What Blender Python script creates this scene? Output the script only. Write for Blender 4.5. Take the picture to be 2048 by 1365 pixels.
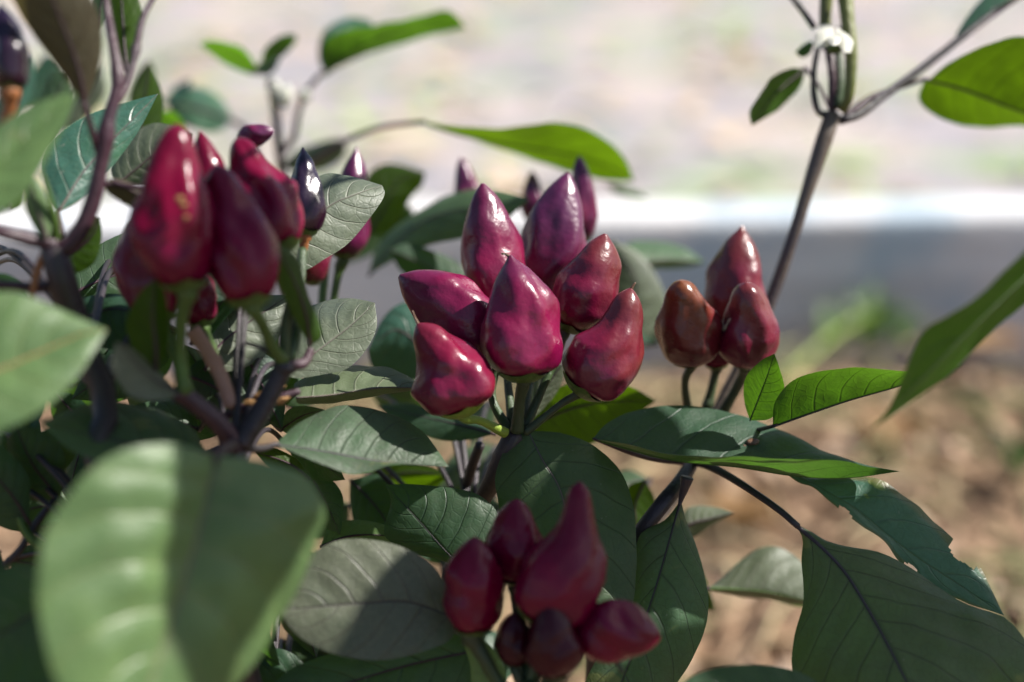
import bpy, math, random
from mathutils import Vector, Matrix, noise
R = math.radians
for o in list(bpy.data.objects): bpy.data.objects.remove(o)
SC = bpy.context.scene
COL = SC.collection
random.seed(4)

# ------------------------------------------------------------------ camera
PITCH = R(20); CAM = Vector((0, 0, 0.36)); FX = 2844.4; FOCUS = 33.0
cd = bpy.data.cameras.new('camera'); cam = bpy.data.objects.new('camera', cd); COL.objects.link(cam)
cam.location = CAM; cam.rotation_euler = (R(90) - PITCH, 0, 0)
cd.lens = 50; cd.sensor_width = 36; cd.clip_start = 0.01; cd.clip_end = 300
cd.dof.use_dof = True; cd.dof.focus_distance = FOCUS / 100; cd.dof.aperture_fstop = 4.6
SC.camera = cam
# ------------------------------------------------------------------ light
SUN_EL, SUN_AZ = 46.0, 82.0         # azimuth clockwise from +Y (view direction)
w = bpy.data.worlds.new('World'); SC.world = w; w.use_nodes = True
nt = w.node_tree; bg = nt.nodes['Background']
sky = nt.nodes.new('ShaderNodeTexSky'); sky.sky_type = 'NISHITA'; sky.sun_disc = False
sky.sun_elevation = R(SUN_EL); sky.sun_rotation = R(SUN_AZ)
nt.links.new(sky.outputs[0], bg.inputs[0]); bg.inputs[1].default_value = 0.060
sl = bpy.data.lights.new('sun', 'SUN'); sl.energy = 5.0; sl.angle = R(0.55); sl.color = (1, 0.95, 0.88)
so = bpy.data.objects.new('sun', sl); COL.objects.link(so)
sdir = Vector((math.sin(R(SUN_AZ)) * math.cos(R(SUN_EL)), math.cos(R(SUN_AZ)) * math.cos(R(SUN_EL)), math.sin(R(SUN_EL))))
so.rotation_euler = sdir.to_track_quat('Z', 'Y').to_euler(); so.location = sdir * 5
vs = SC.view_settings; vs.view_transform = 'Standard'; vs.look = 'None'; vs.exposure = 1.05; vs.gamma = 1
SC.render.engine = 'CYCLES'; SC.cycles.use_denoising = True
SC.cycles.max_bounces = 8; SC.cycles.transmission_bounces = 6; SC.cycles.transparent_max_bounces = 6

# ------------------------------------------------------------------ helpers
FWD = Vector((0, math.cos(PITCH), -math.sin(PITCH))); UP = Vector((0, math.sin(PITCH), math.cos(PITCH))); RT = Vector((1, 0, 0))
def P(x, y, d):
    if d < 33: d = 33 - (33 - d) * 0.66
    d = d / 100
    return CAM + RT * ((x - 1024) / FX * d) - UP * ((y - 682.5) / FX * d) + FWD * d
def V(p, d=None):
    if isinstance(p, Vector): return p
    return P(p[0], p[1], p[2] if len(p) > 2 else d)
def catmull(pts, n):
    """resample a polyline of Vectors by arc length through a Catmull-Rom spline"""
    if len(pts) == 2: fine = [pts[0].lerp(pts[1], i / 20) for i in range(21)]
    else:
        q = [pts[0] * 2 - pts[1]] + list(pts) + [pts[-1] * 2 - pts[-2]]
        fine = []
        for i in range(1, len(q) - 2):
            for k in range(12):
                t = k / 12; a, b, c, d = q[i - 1], q[i], q[i + 1], q[i + 2]
                fine.append(0.5 * ((2 * b) + (c - a) * t + (2 * a - 5 * b + 4 * c - d) * t * t + (3 * b - a - 3 * c + d) * t ** 3))
        fine.append(pts[-1])
    L = [0]
    for i in range(1, len(fine)): L.append(L[-1] + (fine[i] - fine[i - 1]).length)
    out = []; j = 0
    for k in range(n):
        s = L[-1] * k / (n - 1)
        while j < len(L) - 2 and L[j + 1] < s: j += 1
        f = (s - L[j]) / max(L[j + 1] - L[j], 1e-9)
        out.append(fine[j].lerp(fine[j + 1], min(max(f, 0), 1)))
    return out
def interp(tab, t):
    for i in range(len(tab) - 1):
        if t <= tab[i + 1][0]:
            a, b = tab[i], tab[i + 1]; f = (t - a[0]) / max(b[0] - a[0], 1e-9)
            return a[1] + (b[1] - a[1]) * f
    return tab[-1][1]
def smooth_tab(tab, t):
    """cubic interpolation of a table"""
    n = len(tab)
    for i in range(n - 1):
        if t <= tab[i + 1][0]:
            p1, p2 = tab[i], tab[i + 1]; p0 = tab[max(i - 1, 0)]; p3 = tab[min(i + 2, n - 1)]
            h = p2[0] - p1[0]; f = (t - p1[0]) / max(h, 1e-9)
            m1 = (p2[1] - p0[1]) / max(p2[0] - p0[0], 1e-9) * h if i > 0 else (p2[1] - p1[1])
            m2 = (p3[1] - p1[1]) / max(p3[0] - p1[0], 1e-9) * h if i + 2 < n else (p2[1] - p1[1])
            return (2*f**3 - 3*f*f + 1)*p1[1] + (f**3 - 2*f*f + f)*m1 + (-2*f**3 + 3*f*f)*p2[1] + (f**3 - f*f)*m2
    return tab[-1][1]
ORIG = {}
def link(name, verts, faces, uvs, mat, parent=None, origin=None, smooth=True):
    origin = origin if origin is not None else Vector((0, 0, 0))
    me = bpy.data.meshes.new(name)
    me.from_pydata([tuple(v - origin) for v in verts], [], faces)
    if uvs:
        ul = me.uv_layers.new(name='UVMap')
        idx = [0] * len(me.loops); me.loops.foreach_get('vertex_index', idx)
        flat = []
        for i in idx: flat += uvs[i]
        ul.data.foreach_set('uv', flat)
    if smooth: me.polygons.foreach_set('use_smooth', [True] * len(me.polygons))
    me.materials.append(mat)
    o = bpy.data.objects.new(name, me); COL.objects.link(o)
    ORIG[o.name] = origin
    if parent is not None:
        o.parent = parent; o.location = origin - ORIG[parent.name]
    else: o.location = origin
    return o
def empty(name, loc, label, cat, group=None):
    o = bpy.data.objects.new(name, None); COL.objects.link(o); o.location = loc; ORIG[o.name] = Vector(loc)
    o.empty_display_size = 0.02
    o['label'] = label; o['category'] = cat
    if group: o['group'] = group
    return o
def frames(path):
    T = []
    n = len(path)
    for i in range(n):
        T.append((path[min(i + 1, n - 1)] - path[max(i - 1, 0)]).normalized())
    ref = Vector((0, 0, 1)) if abs(T[0].z) < 0.9 else Vector((1, 0, 0))
    N = [(ref - T[0] * ref.dot(T[0])).normalized()]
    for i in range(1, n):
        v = N[-1] - T[i] * N[-1].dot(T[i]); N.append(v.normalized())
    return T, N
def tube_geo(path, rad, seg=10, lump=0.0, seed=0):
    T, N = frames(path); n = len(path)
    vs_, fs, uv = [], [], []
    for i in range(n):
        B = T[i].cross(N[i])
        for k in range(seg):
            a = 2 * math.pi * k / seg
            r = rad[i]
            if lump: r *= 1 + lump * noise.noise(Vector((math.cos(a) * 1.3, math.sin(a) * 1.3, i * 0.45 + seed * 7.1)))
            vs_.append(path[i] + (N[i] * math.cos(a) + B * math.sin(a)) * r); uv.append((k / seg, i / (n - 1)))
    for i in range(n - 1):
        for k in range(seg):
            k2 = (k + 1) % seg
            fs.append((i * seg + k, i * seg + k2, (i + 1) * seg + k2, (i + 1) * seg + k))
    c0 = len(vs_); vs_.append(path[0]); uv.append((0.5, 0)); vs_.append(path[-1] + T[-1] * rad[-1] * 0.6); uv.append((0.5, 1))
    for k in range(seg):
        k2 = (k + 1) % seg
        fs.append((c0, k2, k)); fs.append((c0 + 1, (n - 1) * seg + k, (n - 1) * seg + k2))
    return vs_, fs, uv
def tube(parent, name, pts, mat, r0, r1=None, d=None, n=26, seg=12, lump=0.08, radii=None, nodes=()):
    """pts: pixel triples (x, y, depth cm) or Vectors; r in cm"""
    path = catmull([V(p, d) for p in pts], n)
    r1 = r0 if r1 is None else r1
    rad = []
    for i in range(n):
        t = i / (n - 1)
        r = (smooth_tab(radii, t) if radii else r0 + (r1 - r0) * t)
        for (tn, k) in nodes: r *= 1 + k * math.exp(-((t - tn) / 0.04) ** 2)
        rad.append(r / 100)
    g = tube_geo(path, rad, seg, lump, random.random() * 10)
    return link(name, *g, mat, parent, path[0])

# ------------------------------------------------------------------ materials
def new_mat(name):
    m = bpy.data.materials.new(name); m.use_nodes = True
    t = m.node_tree; t.nodes.clear()
    out = t.nodes.new('ShaderNodeOutputMaterial')
    return m, t, out
class NB:
    def __init__(s, t): s.t = t
    def n(s, typ, **kw):
        nd = s.t.nodes.new(typ)
        for k, v in kw.items(): setattr(nd, k, v)
        return nd
    def put(s, sock, v):
        if isinstance(v, bpy.types.NodeSocket): s.t.links.new(v, sock)
        elif v is not None:
            if sock.type == 'RGBA' and len(v) == 3: v = (*v, 1)
            sock.default_value = v
    def math(s, op, a, b=None, c=None, clamp=False):
        nd = s.n('ShaderNodeMath', operation=op, use_clamp=clamp)
        for i, v in enumerate((a, b, c)): s.put(nd.inputs[i], v)
        return nd.outputs[0]
    def mix(s, f, a, b, blend='MIX'):
        nd = s.n('ShaderNodeMix', data_type='RGBA', blend_type=blend)
        s.put(nd.inputs[0], f); s.put(nd.inputs[6], a); s.put(nd.inputs[7], b)
        return nd.outputs[2]
    def noise(s, vec, scale, detail=3, rough=0.5, dist=0.0):
        nd = s.n('ShaderNodeTexNoise'); s.put(nd.inputs['Vector'], vec)
        nd.inputs['Scale'].default_value = scale; nd.inputs['Detail'].default_value = detail
        nd.inputs['Roughness'].default_value = rough; nd.inputs['Distortion'].default_value = dist
        return nd.outputs[0]
    def ramp(s, f, a, b):
        nd = s.n('ShaderNodeMapRange', interpolation_type='SMOOTHSTEP'); s.put(nd.inputs[0], f)
        nd.inputs[1].default_value = a; nd.inputs[2].default_value = b
        return nd.outputs[0]
    def bump(s, h, dist, strength=1.0, normal=None):
        nd = s.n('ShaderNodeBump'); s.put(nd.inputs['Height'], h)
        nd.inputs['Distance'].default_value = dist; nd.inputs['Strength'].default_value = strength
        if normal is not None: s.put(nd.inputs['Normal'], normal)
        return nd.outputs[0]
    def principled(s, col, rough, normal=None, spec=0.5, **kw):
        nd = s.n('ShaderNodeBsdfPrincipled'); s.put(nd.inputs['Base Color'], col); s.put(nd.inputs['Roughness'], rough)
        nd.inputs['Specular IOR Level'].default_value = spec
        if normal is not None: s.put(nd.inputs['Normal'], normal)
        for k, v in kw.items(): s.put(nd.inputs[k.replace('_', ' ')], v)
        return nd.outputs[0]
    def obj(s): return s.n('ShaderNodeTexCoord').outputs['Object']
    def rnd(s): return s.n('ShaderNodeObjectInfo').outputs['Random']

def leaf_mat(name, top, top2, under, trans, vein, tf=0.35, rough=0.42, spec=0.45, nv=7.0, patch=None, patch_amt=0.0, veinamt=0.6, edge=None):
    m, t, out = new_mat(name); b = NB(t)
    uv = b.n('ShaderNodeUVMap').outputs[0]; sx = b.n('ShaderNodeSeparateXYZ'); b.put(sx.inputs[0], uv)
    u = b.math('SUBTRACT', b.math('MULTIPLY', sx.outputs[0], 2.0), 1.0); v = sx.outputs[1]
    au = b.math('ABSOLUTE', u)
    ob = b.obj(); rn = b.rnd()
    wob = b.math('MULTIPLY', b.math('SUBTRACT', b.noise(ob, 90, 2), 0.5), 0.35)
    side = b.math('MULTIPLY', b.math('SIGN', u), 0.21)
    ph = b.math('ADD', b.math('ADD', b.math('SUBTRACT', b.math('MULTIPLY', v, b.math('ADD', nv - 1.0, b.math('MULTIPLY', rn, 2.0))), b.math('MULTIPLY', b.math('POWER', au, 1.25), 1.55)), side), wob)
    fr = b.math('ABSOLUTE', b.math('SUBTRACT', b.math('FRACT', ph), 0.5))          # 0 on the vein
    wd = b.math('SUBTRACT', 0.075, b.math('MULTIPLY', au, 0.045))
    lat = b.math('SUBTRACT', 1.0, b.math('DIVIDE', fr, wd), clamp=True)
    mid = b.math('SUBTRACT', 1.0, b.math('DIVIDE', au, 0.045), clamp=True)
    vo = b.n('ShaderNodeTexVoronoi', feature='DISTANCE_TO_EDGE'); b.put(vo.inputs['Vector'], ob); vo.inputs['Scale'].default_value = 420
    net = b.math('SUBTRACT', 1.0, b.math('DIVIDE', vo.outputs['Distance'], 0.10), clamp=True)
    vm = b.math('MAXIMUM', b.math('MAXIMUM', b.math('MULTIPLY', lat, 0.8), mid), b.math('MULTIPLY', net, 0.16))
    n1 = b.ramp(b.math('ADD', b.noise(ob, 45, 4, 0.6), b.math('MULTIPLY', b.math('SUBTRACT', rn, 0.5), 0.25)), 0.36, 0.66)
    fine = b.noise(ob, 900, 3, 0.7)
    c = b.mix(n1, top, top2)
    c = b.mix(b.math('MULTIPLY', b.ramp(fine, 0.3, 0.8), 0.35), c, tuple(min(1, x * 1.9 + 0.004) for x in top))
    c = b.mix(b.math('MULTIPLY', b.math('POWER', rn, 2.0), 0.35), c, tuple(0.5 * x + y for x, y in zip(top, (0.055, 0.065, 0.012))))
    if patch:
        pn = b.ramp(b.noise(ob, 60, 3, 0.55, 0.6), 0.60, 0.645)
        c = b.mix(b.math('MULTIPLY', pn, patch_amt), c, patch)
    if edge:
        em = b.ramp(b.math('ADD', au, b.math('MULTIPLY', b.math('SUBTRACT', b.noise(ob, 110, 3), 0.5), 0.5)), 0.72, 0.9)
        c = b.mix(b.math('MULTIPLY', em, 0.8), c, edge)
    # minute pale specks and dust
    sp = b.ramp(b.noise(ob, 620, 1), 0.76, 0.82)
    c = b.mix(b.math('MULTIPLY', sp, 0.35), c, (0.35, 0.33, 0.28))
    c = b.mix(b.math('MULTIPLY', vm, veinamt), c, vein)
    cu = b.mix(n1, under, tuple(x * 0.75 for x in under)); cu = b.mix(b.math('MULTIPLY', vm, veinamt), cu, vein)
    bf = b.n('ShaderNodeNewGeometry').outputs['Backfacing']
    cc = b.mix(bf, c, cu)
    quilt = b.math('MULTIPLY', b.math('SUBTRACT', 0.5, fr), -1.0)
    h = b.math('ADD', b.math('MULTIPLY', vm, -0.5), b.math('MULTIPLY', b.noise(ob, 260, 3, 0.6), 0.55))
    h = b.math('ADD', h, b.math('MULTIPLY', fine, 0.16))
    nm = b.bump(h, 0.0007, 0.55)
    rg = b.math('ADD', rough, b.math('MULTIPLY', b.math('SUBTRACT', b.noise(ob, 120, 3), 0.5), 0.25))
    pr = b.principled(cc, rg, nm, spec)
    tr = b.n('ShaderNodeBsdfTranslucent')
    b.put(tr.inputs[0], b.mix(b.math('MULTIPLY', vm, 0.75), b.mix(n1, trans, tuple(x * 0.72 for x in trans)), tuple(x * 0.22 for x in trans)))
    b.put(tr.inputs['Normal'], nm)
    ms = b.n('ShaderNodeMixShader'); ms.inputs[0].default_value = tf
    t.links.new(pr, ms.inputs[1]); t.links.new(tr.outputs[0], ms.inputs[2]); t.links.new(ms.outputs[0], out.inputs[0])
    return m
VD = (0.022, 0.012, 0.02)
LM = {
 'dark':  leaf_mat('leaf_dark', (0.020, 0.054, 0.030), (0.038, 0.066, 0.040), (0.04, 0.09, 0.03), (0.10, 0.26, 0.02), (0.03, 0.05, 0.04), 0.30, 0.48, 0.36, veinamt=0.5),  # darker leaf copy, shade on the leaf tops put into its colour
 'shade': leaf_mat('leaf_purple_green_shaded', (0.038, 0.082, 0.042), (0.056, 0.072, 0.052), (0.05, 0.10, 0.04), (0.12, 0.27, 0.03), VD, 0.30, 0.50, 0.36, veinamt=0.55, patch=(0.20, 0.20, 0.07), patch_amt=0.55),  # purple-green leaf with shade worked into its tone
 'green': leaf_mat('leaf_green', (0.110, 0.190, 0.068), (0.070, 0.135, 0.062), (0.10, 0.19, 0.06), (0.17, 0.33, 0.06), (0.21, 0.25, 0.10), 0.32, 0.42, 0.42, 6.0, veinamt=0.7, patch=(0.17, 0.20, 0.09), patch_amt=0.5),
 'grey':  leaf_mat('leaf_sunlit_grey', (0.105, 0.125, 0.085), (0.075, 0.095, 0.075), (0.10, 0.13, 0.07), (0.15, 0.25, 0.06), (0.17, 0.16, 0.12), 0.25, 0.5, 0.5, veinamt=0.5),  # sunlit sheen of the leaf painted as a greyer tone
 'mauve': leaf_mat('leaf_mauve', (0.085, 0.096, 0.062), (0.050, 0.098, 0.055), (0.09, 0.10, 0.07), (0.12, 0.16, 0.06), (0.07, 0.05, 0.06), 0.22, 0.5, 0.5, veinamt=0.5),
 'trans': leaf_mat('leaf_lit_through', (0.04, 0.085, 0.015), (0.03, 0.07, 0.018), (0.035, 0.08, 0.008), (0.105, 0.205, 0.002), (0.03, 0.03, 0.02), 0.55, 0.45, 0.35, veinamt=0.7),
 'blue':  leaf_mat('leaf_blue_green', (0.035, 0.10, 0.075), (0.05, 0.14, 0.07), (0.05, 0.12, 0.05), (0.09, 0.22, 0.05), (0.16, 0.18, 0.11), 0.25, 0.38, 0.55, 6.0, veinamt=0.55),
 'olive': leaf_mat('leaf_olive_brown', (0.055, 0.045, 0.025), (0.04, 0.045, 0.02), (0.06, 0.05, 0.03), (0.13, 0.11, 0.03), (0.05, 0.03, 0.03), 0.30, 0.5, 0.4),
 'vivid': leaf_mat('leaf_vivid', (0.06, 0.14, 0.02), (0.05, 0.12, 0.025), (0.05, 0.12, 0.015), (0.105, 0.26, 0.010), (0.03, 0.05, 0.02), 0.5, 0.42, 0.4, veinamt=0.5),
 'torn':  leaf_mat('leaf_torn', (0.035, 0.095, 0.07), (0.05, 0.13, 0.07), (0.05, 0.12, 0.05), (0.09, 0.22, 0.04), (0.05, 0.09, 0.05), 0.28, 0.40, 0.45, veinamt=0.5, patch=(0.20, 0.26, 0.06), patch_amt=0.8, edge=(0.12, 0.10, 0.045)),
 'sage':  leaf_mat('leaf_sage', (0.060, 0.105, 0.055), (0.05, 0.095, 0.05), (0.06, 0.11, 0.05), (0.13, 0.28, 0.04), (0.10, 0.13, 0.08), 0.28, 0.42, 0.5, veinamt=0.4),
 'petal': leaf_mat('petal_white', (0.62, 0.62, 0.55), (0.58, 0.58, 0.5), (0.75, 0.78, 0.62), (0.8, 0.8, 0.6), (0.7, 0.7, 0.55), 0.30, 0.5, 0.3, veinamt=0.2),
 'dry':   leaf_mat('leaf_dry', (0.28, 0.16, 0.07), (0.36, 0.24, 0.12), (0.25, 0.15, 0.07), (0.35, 0.2, 0.06), (0.18, 0.10, 0.05), 0.25, 0.7, 0.2),
}
def stem_mat(name, c1, c2, c3, rough=0.45):
    m, t, out = new_mat(name); b = NB(t); ob = b.obj()
    uv = b.n('ShaderNodeUVMap').outputs[0]
    mp = b.n('ShaderNodeMapping'); b.put(mp.inputs[0], uv); mp.inputs['Scale'].default_value = (9, 1.2, 1)
    st = b.noise(mp.outputs[0], 2.0, 4, 0.6)
    c = b.mix(b.ramp(b.noise(ob, 70, 3), 0.35, 0.65), c1, c2)
    c = b.mix(b.math('MULTIPLY', b.ramp(st, 0.5, 0.7), 0.6), c, c3)
    nm = b.bump(b.math('ADD', st, b.noise(ob, 700, 3)), 0.0005, 0.5)
    t.links.new(b.principled(c, rough, nm, 0.45), out.inputs[0]); return m
SM = {
 'dark':  stem_mat('stem_dark', (0.020, 0.016, 0.018), (0.035, 0.026, 0.035), (0.05, 0.05, 0.025)),
 'purple': stem_mat('stem_purple', (0.045, 0.016, 0.026), (0.032, 0.015, 0.024), (0.08, 0.045, 0.045)),
 'green': stem_mat('stem_green', (0.075, 0.15, 0.022), (0.055, 0.10, 0.02), (0.12, 0.17, 0.03)),
 'dgreen': stem_mat('stem_deep_green', (0.03, 0.065, 0.018), (0.03, 0.045, 0.02), (0.06, 0.08, 0.03)),
 'tan':   stem_mat('stem_tan', (0.115, 0.09, 0.07), (0.065, 0.052, 0.055), (0.035, 0.034, 0.042)),
 'pink':  stem_mat('stem_pink', (0.38, 0.20, 0.15), (0.30, 0.17, 0.10), (0.42, 0.27, 0.20)),
 'olive': stem_mat('stem_olive', (0.13, 0.15, 0.035), (0.10, 0.12, 0.03), (0.06, 0.035, 0.03)),
 'lime':  stem_mat('stem_lime', (0.22, 0.30, 0.03), (0.16, 0.24, 0.03), (0.28, 0.30, 0.06)),
 'hair':  stem_mat('style_brown', (0.10, 0.05, 0.03), (0.16, 0.09, 0.05), (0.22, 0.13, 0.08)),
 'rust':  stem_mat('stem_rust', (0.32, 0.12, 0.04), (0.24, 0.09, 0.03), (0.4, 0.2, 0.08)),
 'drybrown': stem_mat('dried_bud_brown', (0.26, 0.14, 0.045), (0.17, 0.08, 0.03), (0.38, 0.24, 0.09), 0.7),
}
def pepper_mat(name, main, second, tip, side, rough=0.30, spec=0.58, tipv=0.62):
    m, t, out = new_mat(name); b = NB(t); ob = b.obj(); rn = b.rnd()
    uv = b.n('ShaderNodeUVMap').outputs[0]; sx = b.n('ShaderNodeSeparateXYZ'); b.put(sx.inputs[0], uv)
    off = b.n('ShaderNodeVectorMath', operation='ADD'); b.put(off.inputs[0], ob)
    cmb = b.n('ShaderNodeCombineXYZ'); b.put(cmb.inputs[0], rn); b.put(cmb.inputs[1], b.math('MULTIPLY', rn, 3.7)); b.put(off.inputs[1], cmb.outputs[0])
    o2 = off.outputs[0]
    c = b.mix(b.ramp(b.noise(o2, 85, 3, 0.55), 0.36, 0.66), main, second)
    c = b.mix(b.math('MULTIPLY', b.ramp(b.noise(o2, 45, 2), 0.50, 0.78), 0.65), c, side)
    tv = b.math('ADD', sx.outputs[1], b.math('MULTIPLY', b.math('SUBTRACT', b.noise(o2, 70, 2), 0.5), 0.7))
    c = b.mix(b.math('MULTIPLY', b.ramp(tv, tipv - 0.18, tipv + 0.3), 0.75), c, tip)
    mot = b.noise(o2, 420, 4, 0.65)
    c = b.mix(b.math('MULTIPLY', b.ramp(mot, 0.35, 0.75), 0.22), c, tuple(x * 0.55 for x in main))
    sp = b.ramp(b.noise(o2, 900, 1), 0.80, 0.86)
    c = b.mix(b.math('MULTIPLY', sp, 0.25), c, (0.5, 0.35, 0.25))
    h = b.math('ADD', b.math('MULTIPLY', b.noise(o2, 180, 2), 1.0), b.math('MULTIPLY', b.noise(o2, 520, 3, 0.6), 0.28))
    h = b.math('ADD', h, b.math('MULTIPLY', b.noise(o2, 2200, 2), 0.05))
    nm = b.bump(h, 0.0012, 0.42)
    rg = b.math('ADD', rough, b.math('MULTIPLY', b.math('SUBTRACT', b.noise(o2, 240, 3), 0.5), 0.22))
    pr = b.principled(c, rg, nm, spec, Subsurface_Weight=0.0)
    t.links.new(pr, out.inputs[0]); return m
PM = {
 'crimson': pepper_mat('pepper_crimson', (0.1672, 0.0026, 0.0282), (0.1320, 0.0026, 0.0299), (0.1144, 0.0088, 0.0176), (0.1584, 0.0106, 0.0106)),
 'magenta': pepper_mat('pepper_magenta', (0.1672, 0.0026, 0.0387), (0.1320, 0.0026, 0.0370), (0.0748, 0.0088, 0.0387), (0.1584, 0.0106, 0.0141)),
 'violet': pepper_mat('pepper_violet', (0.1276, 0.0048, 0.0370), (0.0924, 0.0070, 0.0422), (0.0748, 0.0158, 0.0616), (0.0880, 0.0106, 0.0528), tipv=0.5),
 'rustred': pepper_mat('pepper_rust', (0.1364, 0.0035, 0.0246), (0.1056, 0.0035, 0.0264), (0.1012, 0.0194, 0.0158), (0.1496, 0.0229, 0.0088), tipv=0.60),
 'bronze': pepper_mat('pepper_bronze', (0.1188, 0.0088, 0.0123), (0.0924, 0.0044, 0.0158), (0.1496, 0.0484, 0.0088), (0.1496, 0.0396, 0.0070), tipv=0.62),
 'deep':   pepper_mat('pepper_deep_red', (0.1452, 0.0009, 0.0246), (0.1100, 0.0009, 0.0229), (0.0968, 0.0026, 0.0158), (0.1320, 0.0026, 0.0123), 0.24, 0.30),
 'black':  pepper_mat('pepper_black_violet', (0.0123, 0.0026, 0.0097), (0.0158, 0.0026, 0.0106), (0.0176, 0.0106, 0.0299), (0.0158, 0.0062, 0.0246), 0.24, 0.55, 0.4),
 'deep_shaded': pepper_mat('pepper_deep_red_shaded', (0.0440, 0.0009, 0.0088), (0.0308, 0.0009, 0.0079), (0.0308, 0.0018, 0.0070), (0.0484, 0.0018, 0.0070), 0.34, 0.28),  # deep red pepper in shade, the shade painted as a near-black red
}
# ------------------------------------------------------------------ builders for plant pieces
def leaf(plant, mid, a, b, mat, d=33.0, da=0.0, db=0.0, pet=None, petr=0.10, petmat='purple', under=False, bulge=0.10, quilt=1.0,
         wave=0.03, name='leaf', nu=18, nv=40, rib=True, ribmat='purple', ribr=0.045, holes=None, label=None, jag=0.0):
    """mid runs base to tip; a and b are the two edges (inner points only). d: one depth or (base, tip)."""
    d0, d1 = d if isinstance(d, tuple) else (d, d)
    def pts(lst, dd):
        allp = lst; L = [0]
        for i in range(1, len(allp)): L.append(L[-1] + math.hypot(allp[i][0] - allp[i-1][0], allp[i][1] - allp[i-1][1]))
        res = []
        for i, p in enumerate(allp):
            t = L[i] / L[-1]
            dep = p[2] if len(p) > 2 else d0 + (d1 - d0) * t + dd * math.sin(math.pi * t) ** 0.7 if 0 < t < 1 else (d0 if t <= 0 else d1)
            res.append(P(p[0], p[1], dep))
        return res
    M = catmull(pts(mid, 0), nv)
    A = catmull(pts([mid[0]] + list(a) + [mid[-1]], da), nv)
    B = catmull(pts([mid[0]] + list(b) + [mid[-1]], db), nv)
    sd = random.random() * 50
    verts, uvs, faces = [], [], []
    cols = 2 * nu + 1
    toc = (CAM - M[nv // 2]).normalized()
    tang = M[min(nv // 2 + 1, nv - 1)] - M[nv // 2 - 1]
    N0 = tang.cross(B[nv // 2] - A[nv // 2]).normalized()
    if N0.length < 0.5: N0 = toc
    sgn = 1 if N0.dot(toc) > 0 else -1
    up = sgn * (-1 if under else 1)
    for i in range(nv):
        t = i / (nv - 1)
        Tn = (M[min(i + 1, nv - 1)] - M[max(i - 1, 0)]).normalized()
        for j in range(cols):
            u = (j - nu) / nu; au = abs(u)
            E = A[i] if u < 0 else B[i]
            lat = E - M[i]; wdt = lat.length
            jj = 1.0
            if jag and au > 0: jj = 1 - jag * max(0, noise.noise(Vector((t * 9 + sd, 3.3 if u < 0 else 8.8, 0)))) * au
            p = M[i] + lat * (au * jj)
            nn = Tn.cross(lat if u >= 0 else -lat)
            nn = nn.normalized() * up if nn.length > 1e-9 else toc
            # nn points to the upper face; convex blade halves, sunk midrib and veins, wavy edge
            off = bulge * wdt * (au * (1 - au)) * 2.2
            ph = t * 7 - au ** 1.25 * 1.55 + (0.21 if u > 0 else -0.21)
            fr = abs((ph % 1) - 0.5)
            off += quilt * wdt * 0.040 * (math.sqrt(fr * 2) - 0.6) * min(1, au * 4) * (1 - 0.5 * au) * math.sin(math.pi * min(1, t * 1.02)) ** 0.5
            off += wave * wdt * au * au * (noise.noise(Vector((t * 4.2 + sd, 1 if u < 0 else 5, 0.5))) * 2.2)
            off += wdt * 0.03 * noise.noise(p * 160 + Vector((sd, 0, 0))) * min(1, au * 3)
            verts.append(p + nn * off); uvs.append((0.5 + u / 2, t))
    for i in range(nv - 1):
        for j in range(cols - 1):
            if holes:
                u = (j + 0.5 - nu) / nu; t = (i + 0.5) / (nv - 1)
                if any(((t - ht) / rt) ** 2 + ((u - hu) / ru) ** 2 < 1 for (ht, hu, rt, ru) in holes): continue
            q = (i * cols + j, i * cols + j + 1, (i + 1) * cols + j + 1, (i + 1) * cols + j)
            faces.append(q)
    # orient so that the upper face is the front
    q = faces[len(faces) // 2]
    fn = (verts[q[1]] - verts[q[0]]).cross(verts[q[3]] - verts[q[0]])
    if fn.dot(N0 * up) < 0: faces = [tuple(reversed(f)) for f in faces]
    o = link(name, verts, faces, uvs, LM[mat] if isinstance(mat, str) else mat, plant, M[0].copy())
    if label: o['label'] = label
    if rib:
        rad = [ribr / 100 * (1.0 - 0.85 * i / (nv - 1)) for i in range(nv)]
        path = [M[i] - N0 * up * rad[i] * 0.55 for i in range(nv)]
        g = tube_geo(path, rad, 6); link('midrib', *g, SM[ribmat], o, M[0].copy())
    if pet:
        path = [V(p, d0) for p in pet] + [M[0], M[1]]
        tb = catmull(path, 20); rad = [(petr + (ribr * 1.25 - petr) * i / 19) / 100 for i in range(20)]
        g = tube_geo(tb, rad, 9, 0.06); link('petiole', *g, SM[petmat], o, tb[0].copy())
    return o
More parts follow.
